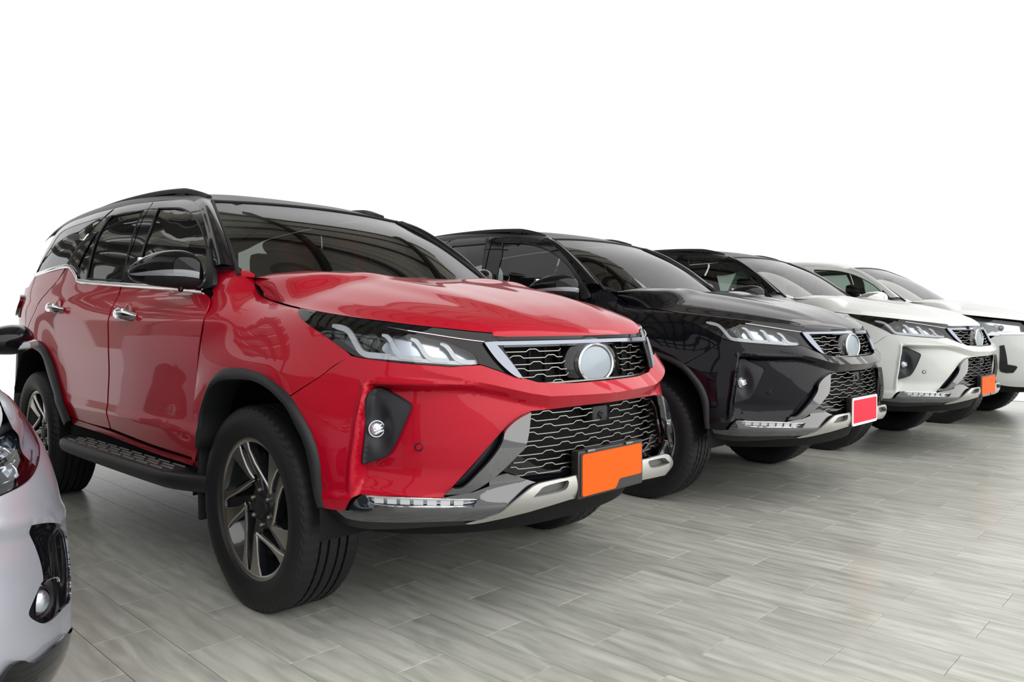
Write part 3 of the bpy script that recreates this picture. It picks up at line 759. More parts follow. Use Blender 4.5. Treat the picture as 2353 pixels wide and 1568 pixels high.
M['strip'] = pbr('grey_tread_rubber', (.22, .215, .20), .45)

def door_handle(x, z, door, flip):
    y = side_half(x, z)+.006; m = MB()
    P = [(x+.105, -(y-.004), z-.012), (x+.075, -(y+.022), z-.006), (x+.03, -(y+.036), z+.002), (x-.03, -(y+.036), z+.004), (x-.08, -(y+.026), z+.002), (x-.108, -(y-.002), z-.002)]
    P = spline(P, 4); m.add(*tube(P, [.010+.006*math.sin(math.pi*i/(len(P)-1)) for i in range(len(P))], 10, ry=[.013+.014*math.sin(math.pi*i/(len(P)-1)) for i in range(len(P))]))
    m.build('door_handle', 'chrome', door, 45, flip)
    c = Vector((x-.01, -(side_half(x, z)+.001), z)); V, F = lathe_at([(.0, -.001), (.03, .0), (.044, .002), (.050, .0025), (.056, -.001)], c, (0, -1, .1), 28)
    V = [(c.x+(vx-c.x)*1.15, vy, vz) for vx, vy, vz in V]; mesh('handle_cup', V, F, 'red', door, 40, flip)

def number_plate(car, style):
    xf = 1.018
    V, F = box(xf-.045, xf-.012, -.196, .196, .452, .622, .006); b = mesh('plate_frame', V, F, 'plateframe', car, 40)
    V, F = box(xf-.14, xf-.04, -.15, .20, .49, .615, .01); mesh('plate_bracket', V, F, 'gloss', b, 40)
    def sheet(name, poly, mat, x, t, par):
        V, F = prism([(x, y, z) for y, z in poly], (t, 0, 0)); bm = bmesh.new(); me = bpy.data.meshes.new('t'); me.from_pydata(V, [], F); bm.from_mesh(me); bmesh.ops.recalc_face_normals(bm, faces=bm.faces[:]); bm.to_mesh(me); bm.free()
        V = [tuple(v.co) for v in me.vertices]; F = [tuple(p.vertices) for p in me.polygons]; return mesh(name, V, F, mat, par, 30)
    def rr(y0_, y1_, z0_, z1_, r):
        P = []
        for cx, cz, a0 in ((y1_-r, z1_-r, 0), (y0_+r, z1_-r, 90), (y0_+r, z0_+r, 180), (y1_-r, z0_+r, 270)):
            for k in range(5): a = math.radians(a0+22.5*k); P.append((cx+r*math.cos(a), cz+r*math.sin(a)))
        return P
    if style == 'orange_notch':
        s = sheet('plate_border', rr(-.186, .190, .460, .614, .010), 'plateframe', xf-.013, .004, b)
        sheet('plate', [(-.178, .600), (-.172, .609), (.176, .609), (.182, .603), (.182, .500), (.176, .494), (.045, .494), (.036, .488), (.020, .466), (.012, .462), (-.172, .462), (-.178, .468)], 'orange', xf-.010, .003, b)
        for y in (-.13, .10): V, F = box(xf-.018, xf-.004, y-.022, y+.022, .614, .6235, .003); mesh('plate_clip', V, F, 'disc', b, 40)
    elif style == 'red':
        sheet('plate_border', rr(-.193, .193, .456, .620, .014), 'whiteborder', xf-.013, .005, b)
        sheet('plate', rr(-.176, .176, .472, .606, .008), 'redplate', xf-.009, .003, b)
    else:
        sheet('plate', rr(-.182, .182, .474, .612, .006), 'orange', xf-.013, .005, b)
        for y0_, y1_ in ((-.18, .02), (.05, .18)): V, F = box(xf-.014, xf-.004, y0_, y1_, .456, .474, .003); mesh('plate_clip', V, F, 'disc', b, 40)

def seats(car):
    for y in (-.38, .38):
        for x, hz in ((-1.20, 1.18), (-2.0, 1.20)):
            m = MB()
            V, F = box(-.06, .06, -.24, .24, 0, .62, .05); V = [(vx-.25*vz, vy*(1-.25*max(0, vz-.3)), vz) for vx, vy, vz in V]; m.add(*move((V, F), (x, y, hz-.50)))
            V, F = box(-.25, .28, -.25, .25, -.08, .08, .05); m.add(*move((V, F), (x+.20, y, hz-.50)))
            s = m.build('seat', 'seat', car, 40)
            V, F = box(-.05, .05, -.13, .13, 0, .20, .045); mesh('headrest', [(vx+x-.17, vy+y, vz+hz+.13) for vx, vy, vz in V], F, 'seat', s, 40)
def cabin(car):
    # dashboard, floor, rear bulkhead, steering wheel, mirror, headliner edge
    V, F = loft([[(-.28, -.72, 1.20), (-.24, 0, 1.21), (-.28, .72, 1.20)], [(-.55, -.72, 1.18), (-.52, 0, 1.20), (-.55, .72, 1.18)], [(-.66, -.72, 1.10), (-.64, 0, 1.10), (-.66, .72, 1.10)], [(-.60, -.72, .75), (-.58, 0, .75), (-.60, .72, .75)]], 6, 4)
    mesh('dashboard', V, [tuple(reversed(f)) for f in F], 'trim_in', car, 60)
    V, F = box(-3.4, -.3, -.78, .78, .52, .56, .0); mesh('cabin_floor', V, F, 'trim_in', car)
    V, F = lathe_at([(.175, .0), (.183, .010), (.192, 0), (.183, -.010)], (-.78, -.38, 1.06), (-.85, 0, .5), 36); m = MB().add(V, F+[]); m.add(*tube([(-.62, -.38, .98), (-.78, -.38, 1.06)], .03, 10)); m.add(*tube([(-.78, -.56, 1.06), (-.78, -.20, 1.06)], .014, 8)); m.build('steering_wheel', 'trim_in', car)
    m = MB(); V, F = box(-.012, .012, -.12, .12, -.035, .035, .012); m.add(*move((V, F), (-.80, 0, 1.55))); m.add(*tube([(-.80, 0, 1.57), (-.86, 0, 1.63)], .008, 6)); m.build('rear_view_mirror', 'trim_in', car)

def roof_rows():
    st = [(-1.14, 1.728), (-1.30, 1.760), (-1.60, 1.792), (-2.0, 1.806), (-2.4, 1.802), (-2.8, 1.782), (-3.10, 1.745), (-3.30, 1.705)]
    EZ = lin(sorted([(-1.032,1.655),(-1.227,1.691),(-1.572,1.717),(-1.824,1.724),(-2.007,1.721),(-2.207,1.717),(-2.417,1.713),(-2.786,1.692)])+[]); e_end = min([(-2.786,1.692),(-2.417,1.713)])
    pa, pb = (-1.027,1.652); hc = side(pa, pb)
    head = [hc, ((hc[0]-.985)/2, (hc[1]-.562)/2, (hc[2]+1.664)/2+.006), (-.985, -.562, 1.664), (-.960, -.30, 1.676), (-.950, 0, 1.681)]
    rows = [head]
    for x, zc in st:
        ze = EZ(x) if x > e_end[0] else e_end[1]-.16*(e_end[0]-x)
        ye = side_half(x, ze)
        rows.append([(x, -ye, ze), (x, -(ye-.05), ze+(zc-ze)*.52), (x, -(ye-.15), zc-.020), (x, -.30, zc-.005), (x, 0, zc)])
    return [r+[(x, -y, z) for x, y, z in reversed(r[:-1])] for r in rows]

def make_suv(name, label, cat, group, paint, roofpaint, plate, loc, rz, clear=False):
    car = thing(name, label, cat, group)
    # ---- dark inner shell
    core = MB()
    for sgn in (1,):
        rows = []
        for z in (.34, .42, .5, .6, .7, .8, .9, 1.0, 1.06):
            rows.append([plan(s, z, -.095) for s in np.linspace(0, .98, 26)])
        V, F = grid(rows); core.add(V, F)
    core.mirror(); core.build('nose_core', 'core', car, 60)
    V, F = box(-3.60, -.52, -.80, .80, .40, 1.16); m = MB(); 
    m.add(*box(-2.20, -.52, -.855, .855, .42, .60)); m.add(*box(-.52, .70, -.45, .45, .40, .98)); m.add(*box(-3.45, -2.2, -.45, .45, .45, .80)); m.build('underbody', 'core', car)
    V, F = tube([(0, -.75, .36), (0, .75, .36)], .035, 10); mesh('front_axle', V, F, 'underside', car)
    V, F = tube([(-2.745, -.75, .374), (-2.745, -.15, .374), (-2.745, -.10, .374), (-2.745, 0, .374), (-2.745, .10, .374), (-2.745, .15, .374), (-2.745, .75, .374)], [.045, .05, .11, .14, .11, .05, .045], 12); mesh('rear_axle', V, F, 'underside', car)
    for s in (-1, 1):
        V, F = tube([(.05, s*.70, .30), (.10, s*.36, .33)], .028, 8); mesh('control_arm', V, F, 'underside', car)
        V, F = tube([(-.2, s*.36, .34), (-.03, s*.70, .28)], .028, 8); mesh('control_arm', V, F, 'underside', car)
        V, F = box(-.9, .55, s*.40-.04, s*.40+.04, .36, .46, .01); mesh('chassis_rail', V, F, 'underside', car)
    m = MB(); m.add(*loft([[(.78, -.42, .40), (.80, 0, .39), (.78, .42, .40)], [(.55, -.42, .33), (.55, 0, .33), (.55, .42, .33)], [(.25, -.40, .32), (.25, 0, .32), (.25, .40, .32)]], 5, 5)); m.build('under_shield', 'underside', car)
    for flip in (False, True):
        sg = 1 if flip else -1
        wheel_house('wheel_house', 0, .485, car, flip); wheel_house('wheel_house', -2.745, .50, car, flip, zc=.41)
    # ---- painted nose
    V, F = solid_grid(hood_rows(), 0); mesh('hood', V, F, 'red', car, 40)
    V, F = sym(BUMPER, fn_bump, h=.0075, thick=.004, holes=[BEZEL], lines=CREASES); mesh('front_bumper', V, F, 'red', car, 38)
    V, F = trim(LOWER_NAVY, plan, h=.02, thick=.006, d=-.03); m = MB().add(V, F).mirror(); m.build('lower_cover', 'gloss', car)
    # ---- upper grille
    g = MB(); rows = [[plan(s, z, -.075) for s in np.linspace(0, .48, 16)] for z in (.84, .90, .96, 1.02)]; V, F = grid(rows); g.add(V, F).mirror(); grille = g.build('upper_grille', 'core', car)
    up = lambda p: (abs(p[1]) > .158 or abs(p[2]-.917) > .10) and abs(p[1]) < .405-(1.0-p[2])*.30*0-.0 and abs(p[1]) < float(np.interp(p[2], [.86, .90, .95, 1.0], [.372, .392, .405, .415]))
    up0 = up; up = lambda p: up0(p) and p[2] < .982 and p[2] > float(.85)
    for k in range(6):
        for seg in clip_bar(grille_bar(.866+.0215*k, .46, -.022, .5*(k % 2)), up):
            V, F = sweep(seg, BAR); mesh('grille_bar', V, F, 'bar', grille, 40)
    for s in (-.3, -.23, -.16, .16, .23, .30):
        V, F = box(plan(abs(s), .93, -.045)[0]-.01, plan(abs(s), .93, -.045)[0]+.004, s-.003, s+.003, .86, .985); mesh('grille_web', V, F, 'core', grille, 40)
    P = [plan(abs(s), 1.000, .002) for s in np.linspace(-.47, .47, 41)]; P = [(x, y if s < 0 else -y, z) for (x, y, z), s in zip(P, np.linspace(-.47, .47, 41))]
    V, F = sweep(P, [(-.012, -.014), (.004, -.014), (.010, -.006), (.006, .007), (-.012, .009)]); mesh('grille_chrome_strip', V, F, 'darkchrome', grille, 45)
    P = [plan(abs(s), 1.0155, -.004) for s in np.linspace(-.47, .47, 41)]; P = [(x, y if s < 0 else -y, z) for (x, y, z), s in zip(P, np.linspace(-.47, .47, 41))]
    V, F = sweep(P, [(-.012, -.006), (.004, -.006), (.004, .006), (-.012, .006)]); mesh('grille_top_rail', V, F, 'gloss', grille, 45)
    P = [plan(abs(s), .862, -.010) for s in np.linspace(-.37, .37, 31)]; P = [(x, y if s < 0 else -y, z) for (x, y, z), s in zip(P, np.linspace(-.37, .37, 31))]
    V, F = sweep(P, [(-.02, -.003), (.005, -.003), (.005, .002), (-.02, .002)]); mesh('grille_lower_rail', V, F, 'bar', grille, 45)
    badge(car)
    # ---- lower grille
    g = MB(); rows = [[plan(s, z, -.085) for s in np.linspace(0, .60, 16)] for z in (.48, .56, .64, .72, .80)]; V, F = grid(rows); g.add(V, F).mirror(); lg = g.build('lower_grille', 'core', car)
    lowedge = lambda z: float(np.interp(z, [.55, .60, .65, .70, .735, .77], [.47, .43, .405, .39, .378, .365]))
    low = lambda p: abs(p[1]) < lowedge(p[2]) and not (abs(p[1]+.01) < .05 and p[2] > .715)
    for k in range(10):
        for seg in clip_bar(grille_bar(.563+.0222*k, .62, -.028, .5*(k % 2)), low):
            V, F = sweep(seg, BAR); mesh('grille_bar', V, F, 'bar', lg, 40)
    V, F = box(.915, .962, -.058, .034, .705, .765, .010); m = mesh('front_camera', V, F, 'satin', car); V, F = lathe_at([(0, .006), (.008, .006), (.012, 0), (.017, 0), (.017, -.02)], (.965, -.012, .728), (1, 0, -.1), 20); mesh('camera_lens', V, F, 'gloss', m)
    SH = [(0, .7765), (.15, .7765), (.30, .7745)]+[(0.369,0.774),(0.406,0.763),(0.449,0.739),(0.481,0.713),(0.531,0.667),(0.594,0.601),(0.653,0.544)]
    g = MB(); V, F = grid([[fn_bump(a, b, -.001) for a, b in spline(SH, 3)], [plan(a, b, -.09) for a, b in spline(SH, 3)]]); g.add(V, F).mirror(); g.build('grille_shroud', 'core', car, 60)
    for flip in (False, True):
        B = lambda n, o, mat, par=car, **kw: trims(n, o, kw.pop('fn', plan), mat, par, flip, **kw)
        # fender, flare, liner flap
        fd = B('front_fender', FENDER, 'red', fn=fn_fend, h=.016, thick=.003)
        gt = spline([q[:2] for q in FENDER[3:10]], 4); V, F = grid([[fn_fend(a, b, -.004) for a, b in gt], [fn_fend(a, b-.01, -.05) for a, b in gt]]); mesh('hood_gutter', V, F, 'core', car, 60, flip)
        flare('wheel_arch', [(p[0], p[2]) for p in F_OUT], [(p[0], p[2]) for p in F_IN], ybody, car, flip)
        V, F = box(-.440, -.420, -.895, -.64, .255, .56, .008); mesh('mud_flap', V, F, 'satin', car, 40, flip)
        # headlamp
        lamp = B('headlamp', LAMP, 'lamphouse', h=.014, thick=.004, d=-.055)
        B('lamp_lens', LAMP, 'lens', lamp, h=.014, thick=0, d=.002)
        ol = densify(rounded(LAMP), .015); V, F = grid([[plan(a, b, .002) for a, b in ol], [plan(a, b, -.055) for a, b in ol]], False, True); mesh('lamp_rim', V, F, 'lamphouse', lamp, 40, flip)
        B('reflector_sheen', SKY_SHEEN, 'reflector_sheen', lamp, h=.012, thick=.003, d=-.034)  # pale panel standing in for the sky's reflection on the lens
        for gi, gpts in enumerate(GUIDES):
            V, F = trim(ribbon(gpts, .0095 if gi == 0 else .0075), plan, h=.010, thick=.010, d=-.010, curve=False); mesh('light_guide', V, F, 'guide', lamp, 30, flip)
        V, F = trim(ribbon(BASELINE, .006), plan, h=.010, thick=.010, d=-.012, curve=False); mesh('light_guide', V, F, 'guide', lamp, 50, flip)
        c, nr = disc_on(plan, PROJ[0], PROJ[1], .02, -.030); V, F = lathe_at([(0, .016), (.010, .014), (.018, .006), (.021, 0), (.026, .004), (.030, 0), (.030, -.02)], c, (nr+Vector((.6, 0, 0))).normalized(), 24); mesh('projector', V, F, 'projector', lamp, 40, flip)
        # black surround and bright blade beside the grille
        ga = B('lamp_garnish', GARNISH, 'gloss', h=.012, thick=.006, d=.002)
        B('garnish_blade', BLADE_UP, 'darkchrome', ga, h=.010, thick=.012, d=.014)
        P = [plan(a, b, .004) for a, b in [(0.821,1.056),(0.751,1.044),(0.664,1.030),(0.577,1.016),(0.498,1.006)]]; V, F = tube(spline(P, 4), .0018, 6); mesh('garnish_line', V, F, 'chrome', ga, 50, flip)
        # fog lamp pocket
        def fn_bez(s, z, d=0.0):
            q = math.hypot((s-FOG[0]+.012)/.045, (z-FOG[1]-.005)/.085)
            return plan(s, z, d+bump_disp(s, z)*.35-.020-.024*(1-sm(.15, 1.25, q)))
        bz = B('fog_bezel', BEZEL, 'bezel', fn=fn_bez, h=.007, thick=.004, d=0)
        ol = densify(rounded(BEZEL), .012); V, F = grid([[fn_bump(a, b, .000) for a, b in ol], [fn_bez(a, b, .006) for a, b in ol], [fn_bez(a, b, -.002) for a, b in ol]], False, True); mesh('bezel_rim', V, F, 'bezel', bz, 60, flip)
        c, nr = disc_on(fn_bez, FOG[0], FOG[1], .02, .016); nr = (nr+Vector((1.0, 0, 0))).normalized()
        V, F = lathe_at([(0, .010), (.012, .010), (.020, .006), (.025, -.002), (.028, -.002), (.028, -.03)], c, nr, 24); fl = mesh('fog_lamp', V, F, 'reflector_sheen', bz, 40, flip)
        for q in (-.010, 0, .010):
            V, F = box(-.0022, .0022, -.016, .016, 0, .004); rot = Vector((0, 0, 1)).rotation_difference(nr).to_matrix(); V = [tuple(rot @ Vector((x+q, y, z+.010))+c) for x, y, z in V]; mesh('fog_element', V, F, 'guide', fl, 40, flip)
        c, nr = disc_on(fn_bump, SENSOR[0], SENSOR[1], .02, .0); V, F = lathe_at([(0, .003), (.009, .003), (.0105, .001)], c, nr, 20); sn = mesh('parking_sensor', V, F, 'red', car, 40, flip); V, F = lathe_at([(.0105, .001), (.012, .0025), (.0145, .001), (.0145, -.004)], c, nr, 20); mesh('sensor_ring', V, F, 'satin', sn, 40, flip)
        # corner blade, gap, day lamp, lip, skid plate
        V, F = trim([(.365, .774, 1), (.385, .72), (.42, .655), (.46, .60), (.50, .56, 1), (.60, .55, 1), (.56, .62), (.48, .70), (.41, .772, 1)], plan, h=.02, thick=.006, d=-.020); mesh('grille_side', V, F, 'gloss', lg, 40, flip)
        B('corner_insert', BLADE_GAP, 'gloss', h=.012, thick=.004, d=-.012)
        def fn_bl(s, z, d=0.0):
            return plan(s, z, d+.006+.030*sm(.70, .45, s) if False else d+.010)
        B('corner_blade', BLADE_LOW, 'darkgloss', fn=fn_bl, h=.009, thick=.02, d=.012)
        dl = B('day_lamp', DRL, 'reflector_sheen', h=.010, thick=.01, d=.006)
        z0 = DRL
        for k in range(7):
            a = .62+.042*k; zc = .506-.0
            pts = [(a, DRLZ(a)-.0095), (a+.030, DRLZ(a+.03)-.0095), (a+.030, DRLZ(a+.03)+.0095), (a, DRLZ(a)+.0095)]
            V, F = trim([p+(1,) for p in pts], plan, h=.012, thick=.004, d=.014); mesh('lamp_cell', V, F, 'guide', dl, 40, flip)
        ol = densify(rounded(DRL), .012); V, F = tube([plan(a, b, .016) for a, b in ol], .0028, 6, True); mesh('lamp_frame', V, F, 'chrome', dl, 60, flip)
        def fn_lip(s, z, d=0.0): return plan(s, z, d+.030*(1-sm(.44, .56, z))*(1-sm(.9, 1.12, s)))
        lp = B('lower_lip', LIP, 'darkgloss', fn=fn_lip, h=.012, thick=.01, d=.008)
        B('under_lip', UNDERLIP, 'satin', fn=fn_lip, h=.014, thick=.01, d=-.006)
        # ---- doors
        d1 = trims('front_door', FD_LOW, side, 'red', car, flip, h=.018, thick=.004)
        f1 = trims('window_frame', FD_FRAME, side, 'gloss', d1, flip, h=.016, thick=.012, holes=[FD_GLASS])
        trims('window_glass', FD_GLASS, side, 'clearglass' if clear else 'tint', d1, flip, h=.03, thick=0, d=-.006)
        ol = densify(rounded(FD_GLASS), .02); V, F = tube([side(a, b, -.001) for a, b in ol], .005, 6, True); mesh('window_seal', V, F, 'satin', d1, 60, flip)
        door_handle(*HANDLE_F, d1, flip)
        d2 = trims('rear_door', RD_LOW, fn_side, 'red', car, flip, h=.018, thick=.004)
        trims('window_frame', RD_FRAME, side, 'gloss', d2, flip, h=.016, thick=.012, holes=[RD_GLASS, RD_SMALL])
        trims('window_glass', RD_GLASS, side, 'tint', d2, flip, h=.03, thick=0, d=-.006)
        trims('window_glass', RD_SMALL, side, 'tint', d2, flip, h=.03, thick=0, d=-.006)
        ol = densify(rounded(RD_GLASS), .02); V, F = tube([side(a, b, -.001) for a, b in ol], .005, 6, True); mesh('window_seal', V, F, 'satin', d2, 60, flip)
        door_handle(*HANDLE_R, d2, flip)
        trims('sill', SILL, side, 'red', car, flip, h=.03, thick=.01)
        trims('quarter_glass', Q_GLASS, side, 'tint', car, flip, h=.03, thick=0, d=-.002)
        trims('rear_pillar', Q_UPPER, side, 'gloss', car, flip, h=.02, thick=.01)
        trims('rear_quarter', Q_LOW, fn_side, 'red', car, flip, h=.018, thick=.004)
        P = spline([side(a, b, .006) for a, b in BELT], 5); V, F = tube(P, .007, 8, ry=.011); mesh('belt_moulding', V, F, 'chrome', car, 50, flip)
        ro = [tuple(p) for p in R_OUT]; ri = [tuple(p) for p in R_IN]; mir = lambda L: [(-5.49-a, b) for a, b in L[::-1]]
        ro = mir(ro)+ro[1:]; ri = mir(ri)+ri[1:]
        flare('wheel_arch', ro, ri, side_half, car, flip)
        V, F = box(-3.20, -3.18, -.90, -.64, .25, .60, .008); mesh('mud_flap', V, F, 'satin', car, 40, flip)
        running_board(car, flip); side_mirror(car, flip)
        # windscreen pillar
        out_ = [side(a, b, .004) for a, b in [(-1.027,1.652),(-0.895,1.608),(-0.682,1.473),(-0.554,1.353),(-0.517,1.306)]]
        inn = [(-.989, -.560, 1.661), (-.80, -.620, 1.566), (-.61, -.672, 1.447), (-.405, -.728, 1.300)]
        a_ = resample(spline(out_, 6), 20); b_ = resample(spline(inn, 6), 20); rows = []
        for p, q in zip(a_, b_):
            mid = (p+q)/2+np.array([.022, -.016, .012]); rows.append([tuple(v) for v in spline([p, mid, q, q+np.array([-.02, .004, -.02])], 5)])
        V, F = grid(rows); mesh('windscreen_pillar', V, [tuple(reversed(f)) for f in F], 'gloss', car, 60, flip)
        # roof rail
        P = [(RAIL[0][0]+.07, RAIL[0][1], RAIL[0][2]-.022)]+RAIL+[(RAIL[-1][0]-.15, RAIL[-1][1]+.01, RAIL[-1][2]-.05)]; V, F = sweep(spline(P, 5), [(-.018, -.012), (.014, -.012), (.018, -.002), (.010, .012), (-.010, .014), (-.018, .004)]); rl = mesh('roof_rail', V, F, 'satin', car, 45, flip)
        for i in (3, 5):
            p = P[i]; V, F = box(p[0]-.06, p[0]+.06, p[1]-.014, p[1]+.014, p[2]-.05, p[2]-.004, .006); mesh('rail_foot', V, F, 'satin', rl, 40, flip)
        # tail lamp
        V, F = trim([(-3.22, 1.16, 1), (-3.20, 1.22), (-3.30, 1.255), (-3.62, 1.235, 1), (-3.62, 1.12, 1), (-3.36, 1.11)], fn_side, h=.03, thick=.03, d=.022); mesh('tail_lamp', V, F, 'tail', car, 40, flip)
        for k in (0, 1):
            V, F = trim([(-3.135-.05*k, 1.10, 1), (-3.165-.05*k, 1.10, 1), (-3.165-.05*k, 1.16, 1), (-3.135-.05*k, 1.16, 1)], fn_side, h=.03, thick=.01, d=.006); mesh('side_vent', V, F, 'bezel', car, 40, flip)
        add_wheel(car, 0, (.7735 if flip else -.7735), 54, 0, flip); add_wheel(car, -2.745, (.7735 if flip else -.7735), 60, 0, flip)
    # ---- skid plate
    SKD = lin([(0, -.022), (.2, -.008), (.4, .020), (.6, .016), (.8, .004)])
    def fn_sk(s, z, d=0.0): return plan(s, z, d+SKD(s)-.03*sm(.46, .40, z) if False else d+SKD(s)+.012*math.sin(math.pi*min(1, max(0, (z-.425)/.115))))
    V, F = trim(SKID, fn_sk, h=.010, thick=.012, d=.016, holes=[SLOT]); k = MB().add(V, F).mirror(); sk = k.build('skid_plate', 'skid', car, 40)
    for flip in (False, True):
        trims('skid_slot', SLOT, fn_sk, 'skiddark', sk, flip, h=.012, thick=.004, d=-.006)
        ol = densify(rounded(SLOT), .012); V, F = grid([[fn_sk(a, b, .018) for a, b in ol], [fn_sk(a, b, -.004) for a, b in ol]], False, True); mesh('slot_rim', V, F, 'skid', sk, 60, flip)
    # ---- roof, screens, tail
    rows = roof_rows(); V, F = loft(rows, 6, 8, 0, 60); mesh('roof', V, F, 'roofblack', car, 60)
    ws = [[(-.989, -.560, 1.661), (-.965, -.30, 1.673), (-.955, 0, 1.678)], [(-.70, -.650, 1.507), (-.62, -.36, 1.512), (-.595, 0, 1.514)], [(-.36, -.742, 1.268), (-.215, -.42, 1.240), (-.165, 0, 1.232)]]
    ws = [r+[(x, -y, z) for x, y, z in reversed(r[:-1])] for r in ws]
    V, F = loft(ws, 14, 8, 0, 48); mesh('windscreen', V, [tuple(reversed(f)) for f in F], 'screen', car, 60)
    m = MB()
    edge = [(-.989, -.560, 1.661), (-.80, -.624, 1.566), (-.60, -.678, 1.440), (-.36, -.742, 1.268)]
    V, F = tube(spline(edge, 6), .010, 6); m.add(V, F).mirror(); m.add(*tube(spline(ws[0], 5), .008, 6)); m.build('windscreen_seal', 'satin', car)
    V, F = loft([[(-.16, -.70, 1.245), (-.04, 0, 1.225), (-.16, .70, 1.245)], [(-.36, -.735, 1.262), (-.23, 0, 1.238), (-.36, .735, 1.262)]], 3, 8); mesh('cowl', V, F, 'satin', car)
    m = MB(); m.add(*box(-.34, -.16, -.700, .700, 1.05, 1.165)); m.build('cowl_box', 'core', car)
    wiper(car)
    V, F = lathe_at([(.006, 0), (.004, .06), (.012, .062)], (-.24, -.1, 1.27), (0, 0, 1), 8)
    tg = [[(-3.42, -.56, 1.655), (-3.44, 0, 1.665)], [(-3.54, -.60, 1.48), (-3.58, 0, 1.48)], [(-3.66, -.62, 1.30), (-3.72, 0, 1.30)]]
    tg = [r+[(x, -y, z) for x, y, z in reversed(r[:-1])] for r in tg]; V, F = loft(tg, 6, 6); mesh('rear_window', V, [tuple(reversed(f)) for f in F], 'tint', car, 60)
    tg = [[(-3.66, -.62, 1.30), (-3.72, 0, 1.30)], [(-3.74, -.62, 1.0), (-3.82, 0, 1.0)], [(-3.74, -.62, .55), (-3.83, 0, .55)]]
    tg = [r+[(x, -y, z) for x, y, z in reversed(r[:-1])] for r in tg]; V, F = loft(tg, 6, 6); mesh('tailgate', V, [tuple(reversed(f)) for f in F], 'red', car, 60)
    V, F = loft([[(-3.3, -.78, .62), (-3.65, -.72, .64), (-3.84, 0, .66), (-3.65, .72, .64), (-3.3, .78, .62)], [(-3.3, -.82, .48), (-3.68, -.74, .47), (-3.88, 0, .47), (-3.68, .74, .47), (-3.3, .82, .48)], [(-3.3, -.76, .38), (-3.6, -.68, .37), (-3.8, 0, .37), (-3.6, .68, .37), (-3.3, .76, .38)]], 6, 6); mesh('rear_bumper', V, [tuple(reversed(f)) for f in F], 'satin', car, 60)
    seats(car); cabin(car)
    finish(car, paint, roofpaint); car.location = (*loc, 0); car.rotation_euler = (0, 0, rz)
    return car
M['projector'] = pbr('projector_glass', (.12, .12, .12), .06, .4, 1.0)
M['skiddark'] = pbr('dark_slot', (.10, .105, .10), .4, .3)
M['darkgloss'] = pbr('mirror_black', (.010, .012, .018), .05, 0, 1.0, .4, Coat_IOR=1.95)
DRLZ = lin(sorted([((p[0]+q[0])/2, (p[1]+q[1])/2) for p, q in zip([(0.902,0.515),(0.788,0.513),(0.679,0.508),(0.591,0.502)], [(0.900,0.491),(0.788,0.486),(0.679,0.483),(0.590,0.481)])]))
HANDLE_F = (-1.184,1.109)
HANDLE_R = (-2.232,1.150)
RAIL = [(-1.161,-0.530,1.714), (-1.259,-0.545,1.739), (-1.358,-0.550,1.753), (-1.666,-0.565,1.769), (-2.101,-0.585,1.769), (-2.537,-0.600,1.750), (-2.801,-0.600,1.738)]
def finish(car, paint, roofpaint):
    """the body colour sits on the object, so that the meshes can be shared"""
    def walk(o):
        for c in o.children:
            if c.type == 'MESH':
                for sl in c.material_slots:
                    if sl.material and sl.material.name == 'red_paint': sl.link = 'OBJECT'; sl.material = M[paint]
            walk(c)
    walk(car)
def copy_tree(o, parent=None):
    c = o.copy(); C.objects.link(c); c.parent = parent
    for ch in o.children: copy_tree(ch, c)
    return c

